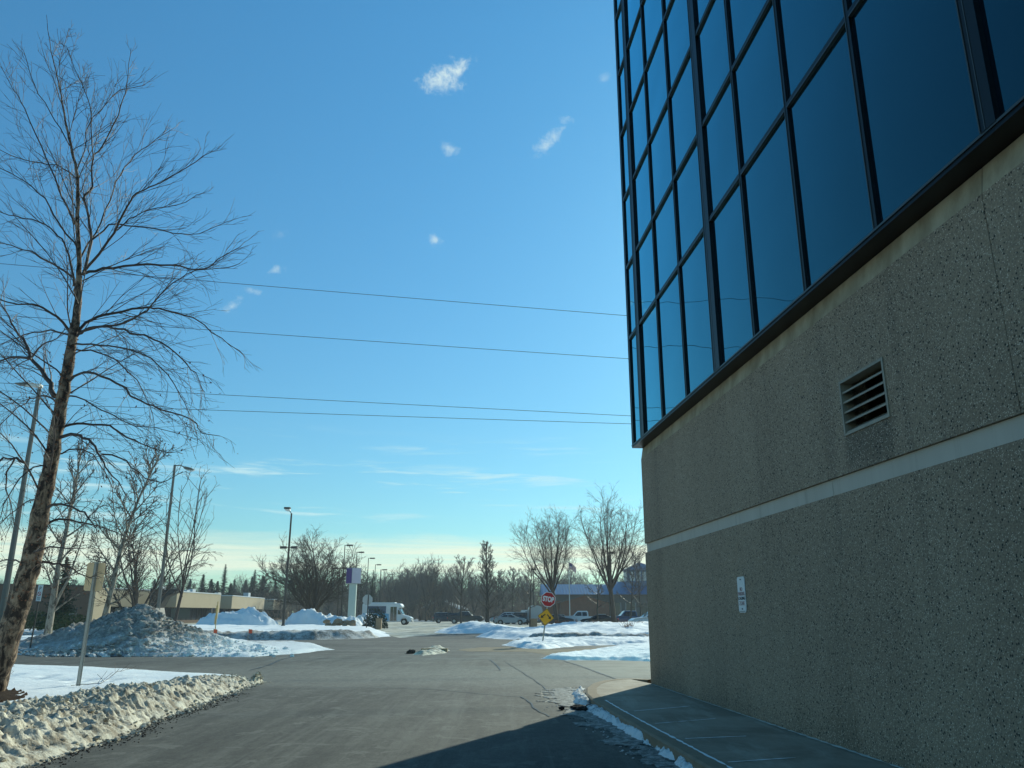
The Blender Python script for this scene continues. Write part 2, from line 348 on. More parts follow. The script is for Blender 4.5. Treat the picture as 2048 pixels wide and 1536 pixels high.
# value noise in numpy
def vnoise(x,y,seed):
    rs=np.random.RandomState(seed);T=rs.rand(256,256)
    xi=np.floor(x).astype(int);yi=np.floor(y).astype(int);fx=x-xi;fy=y-yi
    fx=fx*fx*(3-2*fx);fy=fy*fy*(3-2*fy)
    a=T[xi%256,yi%256];b=T[(xi+1)%256,yi%256];c=T[xi%256,(yi+1)%256];d=T[(xi+1)%256,(yi+1)%256]
    return (a*(1-fx)+b*fx)*(1-fy)+(c*(1-fx)+d*fx)*fy
def fbm(x,y,seed,oct=5,gain=.55,ridge=False):
    s=0;a=1;t=0
    for o in range(oct):
        n=vnoise(x*2**o+o*17.3,y*2**o+o*9.1,seed+o)
        if ridge:n=1-np.abs(2*n-1)
        s=s+a*n;t+=a;a*=gain
    return s/t
def polydist(X_,Y_,poly):
    """signed distance, positive inside"""
    d=np.full(X_.shape,1e9);ins=np.zeros(X_.shape,bool);n=len(poly)
    for k in range(n):
        x0,y0=poly[k];x1,y1=poly[(k+1)%n];ex,ey=x1-x0,y1-y0;L=ex*ex+ey*ey+1e-12
        t=np.clip(((X_-x0)*ex+(Y_-y0)*ey)/L,0,1)
        d=np.minimum(d,np.hypot(X_-x0-t*ex,Y_-y0-t*ey))
        c=((y0>Y_)!=(y1>Y_))&(X_<(x1-x0)*(Y_-y0)/(y1-y0+1e-12)+x0);ins^=c
    return np.where(ins,d,-d)
def snow_patch(name,poly,res,hfn,m,rag=.15,ragsc=1.,seed=1,base=-.03,smooth=True,parent=None):
    """height field of snow over a ground outline; hfn(x,y,d)->z"""
    xs=[p[0] for p in poly];ys=[p[1] for p in poly];e=rag*1.5
    nx=int((max(xs)-min(xs)+2*e)/res)+2;ny=int((max(ys)-min(ys)+2*e)/res)+2
    gx=np.linspace(min(xs)-e,max(xs)+e,nx);gy=np.linspace(min(ys)-e,max(ys)+e,ny)
    XX,YY=np.meshgrid(gx,gy,indexing='ij')
    d=polydist(XX,YY,poly)+(fbm(XX*ragsc+50,YY*ragsc+50,seed+40,4)-.5)*2*rag
    Z=hfn(XX,YY,np.maximum(d,0))+base*np.clip(1-d/.02,0,1)
    keep=d>-res*1.5
    Z=np.where(d<0,base,Z)
    idx=-np.ones(XX.shape,int)
    K=keep[:-1,:-1]&keep[1:,:-1]&keep[1:,1:]&keep[:-1,1:]
    # drop cells fully outside
    ins=(d>0);A=ins[:-1,:-1]|ins[1:,:-1]|ins[1:,1:]|ins[:-1,1:];K&=A
    use=np.zeros(XX.shape,bool)
    use[:-1,:-1]|=K;use[1:,:-1]|=K;use[1:,1:]|=K;use[:-1,1:]|=K
    idx[use]=np.arange(use.sum())
    V=np.stack([XX[use],YY[use],Z[use]],1)
    I,J=np.nonzero(K)
    Fc=np.stack([idx[I,J],idx[I+1,J],idx[I+1,J+1],idx[I,J+1]],1)
    me=bpy.data.meshes.new(name);me.from_pydata(V.tolist(),[],Fc.tolist());me.materials.append(M[m])
    if smooth: me.polygons.foreach_set('use_smooth',[True]*len(me.polygons))
    me.update();o=bpy.data.objects.new(name,me);col.objects.link(o)
    if parent:o.parent=parent
    return o
def sm(x): x=np.clip(x,0,1);return x*x*(3-2*x)
def sheet(name,poly,z,m):
    b=MB();b.quad(*[(p[0],p[1],z) for p in poly]);return b.build(name,m)
# ------------------------------------------------------------------ ground, roads
b=MB();b.quad((-2500,-400,-.12),(2500,-400,-.12),(2500,3500,-.12),(-2500,3500,-.12));struct(b.build('ground','farsnow'))
struct(sheet('road',[(-150,-40),(120,-40),(120,66),(-150,66)],0,'asphalt'))
struct(sheet('parking_lot',[(-150,66),(120,66),(120,175),(-150,175)],0,'packed_snow'))
struct(sheet('packed_snow_track',[G(*p) for p in ((800,1276),(770,1270),(760,1262),(790,1257),(960,1257),(915,1264),(880,1268))],.004,'packed_snow'))
# pale concrete apron beside the far corner of the office building
apron=[G(*p) for p in ((1128,1322),(1420,1318),(1520,1352),(1303,1358),(1232,1358))]
struct(sheet('concrete_apron',apron,.004,'concrete'))
# tar-dark cracks in the paving
def crack(px,wd,z=.008,seed=0):
    rr=random.Random(seed);P=[Vector((*G(*p),0)) for p in px];Q=[]
    for a,c in zip(P[:-1],P[1:]):
        k=max(2,int((c-a).length/.25))
        for j in range(k): Q.append(a.lerp(c,j/k)+Vector((rr.uniform(-.02,.02),rr.uniform(-.02,.02),0)))
    Q.append(P[-1]);b=MB()
    for j,(a,c) in enumerate(zip(Q[:-1],Q[1:])):
        t=(c-a).normalized();n=Vector((-t.y,t.x,0));w0=wd*rr.uniform(.5,1.2)
        b.quad(a-n*w0+Vector((0,0,z)),c-n*w0+Vector((0,0,z)),c+n*w0+Vector((0,0,z)),a+n*w0+Vector((0,0,z)))
    return struct(b.build('pavement_crack','black'))
crack([(509,1380),(640,1376),(760,1376),(850,1378),(900,1382),(980,1390),(1040,1394),(1058,1404),(1072,1420),(1100,1434),(1125,1432)],.014,seed=1)
crack([(980,1320),(995,1332),(1000,1341)],.02,seed=2);crack([(950,1337),(1000,1341)],.02,seed=6)
crack([(1128,1322),(1160,1332),(1230,1358)],.035,seed=3)
crack([(1232,1359),(1303,1359)],.018,seed=4)
crack([(1010,1324),(1040,1342),(1080,1368),(1110,1395)],.012,seed=5)
crack([(500,1341),(540,1330),(560,1320),(600,1310)],.03,seed=8)
crack([(600,1318),(900,1309),(1060,1296),(1200,1299)],.03,seed=9)
# ------------------------------------------------------------------ sidewalk with kerb
C0=Vector((2.86,17.61,0));wdv=Vector((.0827,-.99657,0));rzB=math.atan2(wdv.y,wdv.x)
nin=Vector((.99657,.0827,0))
def Wp(s,n=0.,z=0.): p=C0+wdv*s+nin*n;p.z=z;return p
kerb_px=[(1303,1359),(1262,1357),(1232,1358),(1205,1361),(1184,1367),(1172,1376),(1172,1387),(1187,1401),(1212,1417),(1245,1437),(1290,1463),(1350,1497),(1425,1540),(1560,1620),(1800,1760)]
KO=[Vector((*G(u,v,.12),0)) for u,v in kerb_px]
def offs(L,dist):
    out=[]
    for j,p in enumerate(L):
        t=(L[min(j+1,len(L)-1)]-L[max(j-1,0)]).normalized();out.append(p+Vector((-t.y,t.x,0))*dist)
    return out
KI=offs(KO,.20)
b=MB()
for j in range(len(KO)-1):
    a,c,d,e=KO[j],KO[j+1],KI[j+1],KI[j]
    a2,c2=offs(KO,.03)[j],offs(KO,.03)[j+1]
    up=Vector((0,0,.125))
    b.quad(a2+up,c2+up,d+up,e+up);b.quad(a,c,c+up*.86,a+up*.86);b.quad(a+up*.86,c+up*.86,c2+up,a2+up);b.quad(e+up,d+up,d,e)
struct(b.build('kerb','kerb'))
b=MB();ci=KI[:]
wallline=[Wp(s,.02) for s in (22,14,10,6,3,1,0)]
poly=[p for p in ci[1:]]+wallline
b.quad(*[(p.x,p.y,.121) for p in poly]);struct(b.build('sidewalk','walk'))
# snow lying in the slab joints and along the foot of the wall
b=MB()
def line(p,q,wd,z=.126,seed=0,bb=None):
    rr=random.Random(seed);k=max(3,int((q-p).length/.09));t=(q-p).normalized();n=Vector((-t.y,t.x,0));prev=None
    for j in range(k+1):
        c=p.lerp(q,j/k);w0=wd*rr.uniform(.35,1.25)*(0 if rr.random()<.05 else 1)+.003
        cur=(c-n*w0,c+n*w0*rr.uniform(.3,1))
        if prev: bb.quad((*prev[0].xy,z),(*cur[0].xy,z),(*cur[1].xy,z),(*prev[1].xy,z))
        prev=cur
J=[((1268,1422),(1380,1412)),((1310,1447),(1430,1437)),((1370,1477),(1492,1472)),((1455,1524),(1592,1515)),((1560,1590),(1760,1580))]
for k,(p,q) in enumerate(J): line(Vector((*G(*p,.125),0)),Vector((*G(*q,.125),0)),.018,seed=k,bb=b)
for j in range(7,len(KI)-1): line(KI[j],KI[j+1],.022,seed=20+j,bb=b)
struct(b.build('snow_in_joints','snow'))
b=MB();line(Wp(.1,-.022),Wp(6,-.028),.018,seed=91,bb=b,z=.129);line(Wp(6,-.03),Wp(14,-.035),.028,seed=92,bb=b,z=.129)
struct(b.build('snow_at_wall_foot','dustsnow'))
# ------------------------------------------------------------------ office building
ob=empty('office_building',C0,rzB,'tall office block with mirrored dark blue glass above a speckled concrete base wall','building')
LEN=34.
joints=[0,2.40,5.50,8.62,11.76,14.9,18.0,21.2,24.3,27.4,30.5,LEN]
VENT=(9.10,10.02,3.35,3.96)
b=MB()
def wallpanel(b,x0,x1,z0,z1,hole=None):
    if hole and hole[0]>x0 and hole[1]<x1 and hole[2]>z0 and hole[3]<z1:
        hx0,hx1,hz0,hz1=hole
        b.box(x0,hx0,0,.3,z0,z1);b.box(hx1,x1,0,.3,z0,z1);b.box(hx0,hx1,0,.3,z0,hz0);b.box(hx0,hx1,0,.3,hz1,z1)
    else: b.box(x0,x1,0,.3,z0,z1)
for j in range(len(joints)-1):
    x0=joints[j]+(.004 if j else 0);x1=joints[j+1]-.004
    wallpanel(b,x0,x1,0,2.765);wallpanel(b,x0,x1,2.955,4.80,VENT)
b.box(0,.3,.3,18,0,2.765);b.box(0,.3,.3,18,2.955,4.80)
b.build('concrete_wall','aggregate',ob)
b=MB();b.box(.06,LEN,.06,18,0.,4.9);b.v=[v for v in b.v]
# dark backing set behind panels (leaves the vent recess open)
b=MB();b.box(.3,VENT[0]-.3,.301,17.9,.01,4.9);b.box(VENT[1]+.3,LEN,.301,17.9,.01,4.9);b.box(VENT[0]-.3,VENT[1]+.3,.7,17.9,.01,4.9)
b.build('wall_core','kerb',ob)
b=MB()
for j in range(len(joints)-1):
    b.box(joints[j]+(.005 if j else .035),joints[j+1]-.005,.035,.30,2.767,2.953)
b.box(.035,.3,.3,18,2.767,2.953);b.build('stone_band','band',ob)
# recessed ledge under the glass
b=MB()
for j in range(len(joints)-1):
    x0=joints[j]+(.005 if j else .0);x1=joints[j+1]-.005
    b.prism([(.004,4.802),(.30,4.802),(.30,5.04),(.045,5.04)],'x',x0,x1)
b.prism([(.005,4.802),(.30,4.802),(.30,5.038),(.045,5.038)],'y',.302,17.9);b.build('ledge','ledge',ob)
# curtain wall: glass volume that overhangs the base
OY=-.16;OX=.02;TZ=[5.075,7.58,9.32,11.1,12.88,14.62,16.32,18.05,19.8,21.55]
MC=[(.10,.055,0),(1.02,.13,.012),(2.60,.028,0),(4.18,.028,0),(5.82,.13,.012),(7.34,.028,0),(8.94,.028,0),(10.52,.028,0),(12.22,.085,.012),(13.8,.035,0),(15.4,.035,0),(17,.035,0),(18.6,.16,.07),(20.2,.035,0),(21.8,.035,0),(23.4,.16,.07)]
fr=MB();ed=MB()
XE=23.56
fr.box(OX-.03,XE,OY-.03,.25,5.045,5.10)                 # bottom rail / soffit
fr.box(OX-.02,.2,.25,17.9,5.046,5.10)
ed.box(OX-.032,XE,OY-.042,OY-.029,5.085,5.108)
for (s,hw,ex) in MC:
    fr.box(s-hw,s+hw,OY-.034-ex,OY+.04,5.101,TZ[-1])
    ed.box(s-hw-.014,s-hw-.001,OY-.040-ex,OY+.02,5.109,TZ[-1])
    if ex: ed.box(s-hw*.45,s-hw*.45+.010,OY-.037-ex,OY-.033-ex,5.109,TZ[-1])
for z in TZ[1:]:
    for (a,c) in zip(MC[:-1],MC[1:]):
        fr.box(a[0]+a[1]+.001,c[0]-c[1]-.015,OY-.035,OY+.04,z-.032,z+.032)
        ed.box(a[0]+a[1]+.001,c[0]-c[1]-.016,OY-.041,OY+.0,z-.047,z-.033)
# far return facade frames
RY=[.0,1.6,3.2,4.8,6.4,8,9.6,11.2,12.8,14.4,16]
for y in RY[1:]: fr.box(OX-.06,OX+.06,y-.04,y+.04,5.101,TZ[-1])
for z in TZ[1:]: fr.box(OX-.05,OX+.05,.05,16,z-.03,z+.03)
fr.build('window_frame','frame',ob);ed.build('window_frame_trim','frame_edge',ob)
fr=MB();fr.box(.3,XE-.05,.10,16,5.17,TZ[-1]+.1);fr.build('wall_core','black',ob)
fr=MB();fr.box(OX-.1,XE,OY-.1,16.1,TZ[-1]+.11,TZ[-1]+.6);fr.build('parapet','frame',ob)
rr=random.Random(3)
for (a,c) in zip(MC[:-1],MC[1:]):
    if a[0]>15.5: continue
    for k in range(len(TZ)-1):
        x0,x1,z0,z1=a[0]+a[1],c[0]-c[1],TZ[k]+.03,TZ[k+1]-.03
        if a[0]>5 and z0>15: continue
        t1,t2=rr.uniform(-.0022,.0022),rr.uniform(-.0022,.0022)
        b=MB();b.quad((x0,OY-t1,z0),(x1,OY+t1,z0),(x1,OY+t1+t2,z1),(x0,OY-t1+t2,z1));b.quad((x1,OY+.02,z0),(x0,OY+.02,z0),(x0,OY+.02,z1),(x1,OY+.02,z1))
        b.build('window_pane','glass',ob)
b=MB();b.quad((13.9,OY,5.17),(XE,OY,5.17),(XE,OY,TZ[-1]),(13.9,OY,TZ[-1]));b.quad((5.9,OY+.021,16.4),(13.9,OY+.021,16.4),(13.9,OY+.021,TZ[-1]),(5.9,OY+.021,TZ[-1]));b.build('glazing','glass',ob)
b=MB();b.quad((OX,OY+.1,5.17),(OX,16,5.17),(OX,16,TZ[-1]),(OX,OY+.1,TZ[-1]));b.build('side_glazing','glass',ob)
# louvred vent
v0,v1,z0,z1=VENT
vt=MB();vt.box(v0,v0+.03,-.012,.12,z0,z1);vt.box(v1-.03,v1,-.012,.12,z0,z1);vt.box(v0+.03,v1-.03,-.012,.12,z1-.03,z1);vt.box(v0+.03,v1-.03,-.012,.12,z0,z0+.02)
vent=vt.build('vent','ventmetal',ob)
for k in range(5):
    zz=z0+.02+k*(z1-z0-.06)/5
    b=MB();b.prism([(.0,zz+.002),(.012,zz+.002),(.115,zz+.075),(.115,zz+.088),(0,zz+.02)],'x',v0+.031,v1-.031);b.build('slat','ventmetal',vent)
b=MB();b.box(v0-.02,v1+.02,.5,.52,z0-.02,z1+.02);b.box(v0-.02,v1+.02,.31,.5,z0-.04,z0-.02);b.build('duct','black',vent)
# bolted wall sign
ws=empty('wall_sign',Wp(5.63,-.004,1.77),rzB,'small white loading zone notice with faded red print bolted to the concrete wall','sign')
b=MB();c=.03;hw,hh=.145,.25
b.prism([(-hw+c,-hh),(hw-c,-hh),(hw,-hh+c),(hw,hh-c),(hw-c,hh),(-hw+c,hh),(-hw,hh-c),(-hw,-hh+c)],'y',-.012,-.002);b.build('plate','white',ws)
TX=Matrix.Translation((0,-.014,0))@Matrix.Rotation(R(90),4,'X')
text_mesh("NO\nPARKING",.075,'lettering','fadedred',ws,Matrix.Translation((0,0,.04))@TX@Matrix.Scale(.85,4,(1,0,0)),.001)
text_mesh("LOADING",.062,'lettering','black',ws,Matrix.Translation((0,0,-.055))@TX,.001)
text_mesh("ZONE",.08,'lettering','fadedred',ws,Matrix.Translation((0,0,-.125))@TX,.001)
for zz in (.21,-.20): b=MB();b.tube([(0,-.012,zz),(0,-.02,zz)],.010,8);b.build('bolt','black',ws)
b=MB();b.box(-.11,.11,-.0135,-.0121,-.236,-.228);b.build('rule','black',ws)
# ------------------------------------------------------------------ signs
def post_channel(b,x,y,z0,z1,w=.075,d=.035,holes=True):
    pr=[(-w/2,0),(-w/2+.018,0),(-w/2+.026,d),(w/2-.026,d),(w/2-.018,0),(w/2,0),(w/2,-.004),(w/2-.021,-.004),(w/2-.029,d-.004),(-w/2+.029,d-.004),(-w/2+.021,-.004),(-w/2,-.004)]
    b.prism([(p+x,q+y) for p,q in pr],'z',z0,z1)
p=G(155,1380);px,py=p
sg=empty('road_sign',(px,py,-.05),R(8),'tan blank back of a rectangular sign on a perforated steel post in the near snow','sign')
sg.rotation_euler=(R(1.5),R(1.2),R(8))
b=MB();post_channel(b,0,0,0,2.62,.085,-.04);b.build('post','steel',sg)
for sx in (-1,1):
    b=MB()
    for k in range(100): b.tube([(sx*.036,-.007,.05+k*.0254),(sx*.036,-.0025,.05+k*.0254)],.0055,5)
    b.build('perforation','black',sg)
b=MB();hw,z0,z1,c=.185,2.02,2.60,.03
b.prism([(-hw+c,z0),(hw-c,z0),(hw,z0+c),(hw,z1-c),(hw-c,z1),(-hw+c,z1),(-hw,z1-c),(-hw,z0+c)],'y',.004,.008);b.build('plate','signback',sg)
for z in (2.10,2.5): b=MB();b.tube([(0,-.05,z),(0,-.038,z)],.012,6);b.build('bolt','steel',sg)
# stop sign with diamond beneath
p=G(1084,1291);ss_=empty('stop_sign',(p[0],p[1],-.05),0,'red octagonal stop sign above a yellow diamond on a leaning post','sign')
ss_.rotation_euler=(0,R(8.5),R(3))
b=MB();post_channel(b,0,.0,0,2.42,.07,.035);b.build('post','steel',ss_)
def octa(r,z): return [(r*math.cos(R(22.5+45*k)),z+r*math.sin(R(22.5+45*k))) for k in range(8)]
zc=2.28;ro=.385
b=MB();b.prism(octa(ro,zc),'y',-.022,-.012);pl=b.build('stop_plate','white',ss_)
b=MB();b.prism(octa(ro-.028,zc),'y',-.0255,-.0225);b.build('red_face','red',pl)
text_mesh("STOP",.30,'lettering','white',pl,Matrix.Translation((0,-.029,zc))@Matrix.Rotation(R(90),4,'X')@Matrix.Scale(.78,4,(1,0,0))@Matrix.Scale(1.12,4,(0,1,0)),.002,.014)
zd=1.42;rd=.42
b=MB();b.prism([(0,zd-rd),(rd,zd),(0,zd+rd),(-rd,zd)],'y',-.022,-.012);dp=b.build('warning_plate','yellow',ss_)
for sx in (-1,1):
    b=MB();dx,dz=.72,-.69;nx,nz=.69,.72
    q0=(.045,.125);q1=(.155,.020);tip=(.235,-.062)
    def O(p,k): return (p[0]+nx*k,p[1]+nz*k)
    a=[O(q0,-.024),O(q1,-.024),O(q1,-.078),tip,O(q1,.078),O(q1,.024),O(q0,.024)]
    q=[(sx*x_*1.12,zd-.01+z_*1.12) for x_,z_ in a]
    if sx<0:q=q[::-1]
    b.prism(q,'y',-.026,-.0225);b.build('arrow','black',dp)
b=MB()
rb=rd-.02
for (x0,y0,x1,y1) in ((0,-rb,rb,0),(rb,0,0,rb),(0,rb,-rb,0),(-rb,0,0,-rb)):
    dx,dz=x1-x0,y1-y0;L=math.hypot(dx,dz);nx,nz=-dz/L*.008,dx/L*.008
    b.quad((x0-nx,-.0235,zd+y0-nz),(x1-nx,-.0235,zd+y1-nz),(x1+nx,-.0235,zd+y1+nz),(x0+nx,-.0235,zd+y0+nz))
b.build('border','black',dp)
# narrow no parking sign at left
y=33.;x=X(57,y)
np_=empty('parking_sign',(x,y,-.05),R(-14),'narrow white sign with red print on a thin dark post beside the left snow pile','sign')
np_.rotation_euler=(0,R(2.0),R(-14))
b=MB();b.tube([(0,.02,0),(0,.02,2.62)],.026,6);b.build('post','bronze',np_)
b=MB();b.box(-.115,.115,-.012,-.004,2.04,2.66);b.build('plate','white',np_)
text_mesh("P",.2,'lettering','black',np_,Matrix.Translation((0,-.014,2.52))@Matrix.Rotation(R(90),4,'X'),.001)
b=MB();b.tube([(math.cos(a*R(15))*.075,-.014,2.32+math.sin(a*R(15))*.075) for a in range(25)],.012,4);b.tube([(-.05,-.015,2.37),(.05,-.015,2.27)],.011,4);b.build('symbol','red',np_)
text_mesh("ANY\nTIME",.075,'lettering','black',np_,Matrix.Translation((0,-.014,2.14))@Matrix.Rotation(R(90),4,'X'),.001)
# far octagon seen from behind
y=68.;x=X(732,y)
os_=empty('stop_sign',(x,y,0),R(14),'grey back of an octagonal sign in front of the white shuttle bus','sign')
b=MB();b.tube([(0,0,0),(0.06,0,3.0)],.04,6);b.build('post','bronze',os_)
b=MB();b.prism(octa(.43,2.62),'y',.045,.055);b.build('plate','aluminium',os_)
# ------------------------------------------------------------------ lamp posts
def lamp(u,v,hh,style,label,tiltx=0.,grp='parking lot lamp posts',rz=0.,mt='bronze',rb=.10):
    # distance follows from the height of the lamp and where its head shows
    d=ray(u,v);t=(hh-H)/d.z;y=d.y*t;x=d.x*t
    o=empty('street_lamp',(x,y,0),rz,label,'lamp post',grp)
    b=MB();b.tube([(0,0,0),(0,0,.5)],[.19,.19],10);b.build('footing','concrete',o)
    b=MB();b.tube([(0,0,.5),(0,0,hh)],[rb,rb*.6],8);pole=b.build('pole',mt,o)
    def head(sx,z,L=.75,arm=.35,tall=.16,lens=True,m='bronze'):
        b=MB();b.box(min(sx*.02,sx*arm),max(sx*.02,sx*arm),-.03,.03,z-.03,z+.03);b.build('arm',mt,o)
        b=MB();a0,a1=sorted((sx*arm,sx*(arm+L)));b.box(a0,a1,-.19,.19,z-tall/2,z+tall/2);h=b.build('lamp_head',m,o)
        if lens:
            b=MB();b.box(a0+.06,a1-.06,-.14,.14,z-tall/2-.03,z-tall/2-.001);b.build('lens','lens',h)
    if style=='cobra_r':
        b=MB();b.tube([(0,0,hh-.05),(.35,0,hh-.02),(.75,0,hh-.17)],.035,6);b.build('arm','polegrey',o)
        b=MB();b.prism([(.62,hh-.20),(.75,hh-.11),(1.15,hh-.21),(1.33,hh-.30),(1.25,hh-.36),(.75,hh-.31)],'y',-.14,.14);h=b.build('lamp_head','polegrey',o)
        b=MB();b.prism([(.95,hh-.34),(1.3,hh-.31),(1.36,hh-.37),(1.2,hh-.43),(1.0,hh-.41)],'y',-.11,.11);b.build('lens','lens',h)
    elif style=='cobra_l':
        b=MB();b.prism([(.06,hh+.06),(-.45,hh+.12),(-.62,hh+.10),(-.60,hh),(-.1,hh-.06),(.06,hh-.08)],'y',-.13,.13);h=b.build('lamp_head','lens',o)
        b=MB();b.prism([(-.45,hh+.105),(-.50,hh+.13),(-1.0,hh+.10),(-1.02,hh+.06),(-.55,hh+.0)],'y',-.17,.17);b.build('visor','polegrey',o)
    elif style=='flood':
        b=MB();b.tube([(0,0,hh-.02),(-.22,0,hh+.28)],.04,6);b.build('arm',mt,o)
        b=MB();b.prism([(-.75,hh+.62),(-.15,hh+.62),(-.17,hh+.42),(-.73,hh+.44)],'y',-.22,.22);h=b.build('lamp_head','bronze',o)
        b=MB();b.prism([(-.70,hh+.438),(-.18,hh+.418),(-.12,hh+.30),(-.35,hh+.22),(-.58,hh+.27)],'y',-.18,.18);b.build('lens','lens',h)
        zz=hh-3.35
        for sx in (-1,1): head(sx,zz,.62,.22,.22,False)
    elif style=='single': head(1,hh-.05,.85,.30,.18)
    elif style=='double':
        for sx in (-1,1): head(sx,hh-.05,.8,.30,.18)
    elif style=='shoebox':
        b=MB();b.box(-.42,.42,-.3,.3,hh-.03,hh+.2);b.build('lamp_head','bronze',o)
    return o
lamp(80,772,11.,'cobra_l','tall grey lamp post with pale head, behind the birch trunk at far left',grp=None,mt='polegrey',rb=.13)
lamp(350,930,11.2,'cobra_r','grey lamp post with one drooping arm lamp rising behind the dirty snow pile',grp=None,mt='polegrey',rb=.13)
lamp(583,1027,11.2,'flood','lamp post with a white floodlight on top and a crossbar of two heads lower down',grp=None,rb=.14)
for u,v,hh in ((690,1090,11),(714,1104,11),(737,1116,11),(751,1129,11),(778,1148,11)):
    lamp(u,v,hh,'single',{690:'tallest looking single head lamp post, just left of the purple pylon sign',714:'single head lamp post rising directly behind the purple and white pylon sign',737:'single head lamp post rising above the rear of the shuttle bus',751:'single head lamp post, second right of the pylon sign above the bus roof',778:'smallest single head lamp post, farthest in the row above the bus cab'}[u],rz=R(-8))
lamp(762,1139,9.5,'single','lamp post with a wide dark head between the two farthest lamps',rz=R(-5),rb=.14)
lamp(680,1136,7.4,'double','low lamp post with a dark head on each side, left of the pylon sign',rb=.08)
lamp(1067,1140,8.,'shoebox','lamp post with a flat square head left of the flagpole')
lamp(1221,1107,9.,'shoebox','lamp post with a flat head inside the crown of the right bare tree')
lamp(998,1160,9.,'shoebox','small far lamp post between the conical bare tree and the silver car')
# ------------------------------------------------------------------ power lines
for k,((u0,v0),(u1,v1),yl,yr) in enumerate([((470,567),(1262,632),60,62),((420,660),(1265,718),60,62),((300,782),(1265,832),60,62),((360,818),(1270,848),60,62)]):
    a=D(u0,v0,yl);c=D(u1,v1,yr);dv=(c-a)/(u1-u0)
    P=[];
    for j in range(61):
        t=-2.2+j/60*5.4;q=a.lerp(c,t);q.z+=.06*(t-0)*(t-1)*1.0;P.append(q)
    b=MB();b.tube(P,.021,4);o=b.build('power_line','wire')
    tag(o,['topmost overhead cable crossing the open sky','second overhead cable from the top','third overhead cable, upper of the close lower pair','lowest overhead cable crossing the sky'][k],'cable','overhead power lines')
# ------------------------------------------------------------------ snow lawns and banks
def lump(seed,a=.04,sc=1.2): return lambda x,y:(fbm(x*sc+9,y*sc+9,seed,4)-.5)*2*a
def foot(x,y):
    z=0
    for (u,v) in ((205,1362),(178,1358),(170,1368),(155,1362),(120,1360),(96,1352),(75,1356),(230,1358),(30,1348),(10,1352),(262,1368)):
        g=G(u,v,.1);z=z+.09*np.exp(-((x-g[0])/.16)**2-((y-g[1])/.22)**2)
    return z
# lawn at lower left
lawn=[G(*p) for p in ((-900,1338),(0,1334),(200,1340),(370,1351),(440,1354),(500,1358))]+[(-6.6,18.4),(-6.,14),(-5.9,8.5),(-5.9,3),(-30,3),(-40,14)]
struct(snow_patch('snow_lawn',lawn,.08,lambda x,y,d:.11*sm(d/.35)+lump(3,.035,.7)(x,y)*sm(d)+lump(5,.012,4.)(x,y)*sm(d)-foot(x,y),'snow',rag=.12,seed=3))
# chunky ploughed ridge along the drive
front_px=[(534,1362),(461,1388),(376,1422),(308,1443),(239,1478),(137,1506),(68,1530)]
back_px=[(500,1352),(400,1352),(300,1372),(150,1398),(0,1424)]
FR=[G(*p) for p in front_px]+[(-4.75,7.),(-4.7,2)];BK=[G(u,v,.17) for u,v in back_px]+[(-7.4,9.),(-7.5,2)]
rg=FR+BK[::-1]
fy=[p[1] for p in FR][::-1];fx_=[p[0] for p in FR][::-1];by=[p[1] for p in BK][::-1];bx=[p[0] for p in BK][::-1]
def hr(x,y,d):
    fr_=np.interp(y,fy,fx_);bk_=np.interp(y,by,bx);t=np.clip((fr_-x)/np.maximum(fr_-bk_,.2),0,1)
    far=np.clip((20.5-y)/7,.30,1)
    prof=np.interp(t,[0,.10,.28,.5,.75,1],[.0,.30,.85,1.,.78,.45])
    h=sm(d/.12)*prof*(.14+.22*far)
    n1=fbm(x*1.3,y*1.3,11,4);n2=fbm(x*6.,y*6.,13,4,ridge=True);n3=fbm(x*17,y*17,17,3);n4=fbm(x*3.2,y*3.2,19,3)
    rgh=sm(t/.22)*.85+.15
    return h*(.65+.7*n1)+sm(d/.1)*rgh*((n2-.5)*.20*far+(n3-.5)*.10+(n4-.5)*.16*far+(fbm(x*34,y*34,20,2)-.5)*.04)
rd_=snow_patch('snow_ridge',rg,.024,hr,'snow_tan',rag=.14,ragsc=1.6,seed=9,smooth=True);tag(rd_,'long chunky tan stained snow ridge ploughed along the left edge of the drive','snow bank')
b=MB();rr=random.Random(5)
for k in range(3600):
    y=2+17.6*rr.random()**.8;front=float(np.interp(y,fy,fx_));back=float(np.interp(y,by,bx));far=max(.3,min(1,(20.5-y)/7))
    if rr.random()<.3: x=front+rr.gauss(0,.07)-.03;t=0
    else: t=rr.random();x=front+(back-front)*t
    s_=min(.09,abs(rr.gauss(0,.016)))+.006
    z=(.14+.22*far)*float(np.interp(t,[0,.10,.28,.5,.75,1],[.0,.30,.85,1.,.78,.45]))*rr.uniform(.75,1.15)
    b.blob((x,y,z+s_*.2),s_,k,(1,1,.8))
tag(b.build('snow_clods','snow_tan'),'loose lumps of broken snow strewn over the ridge beside the drive','snow',kind='stuff')
# sand and grit trail at the foot of the ridge
b=MB()
for k in range(900):
    y=rr.uniform(8.2,17.);front=float(np.interp(y,fy,fx_))
    x=front+abs(rr.gauss(0,.16));s_=rr.uniform(.004,.014);b.blob((x,y,s_*.4),s_,k,(1,1,.6))
tag(b.build('grit','rock'),'dark grit scattered at the foot of the snow ridge','grit',kind='stuff')
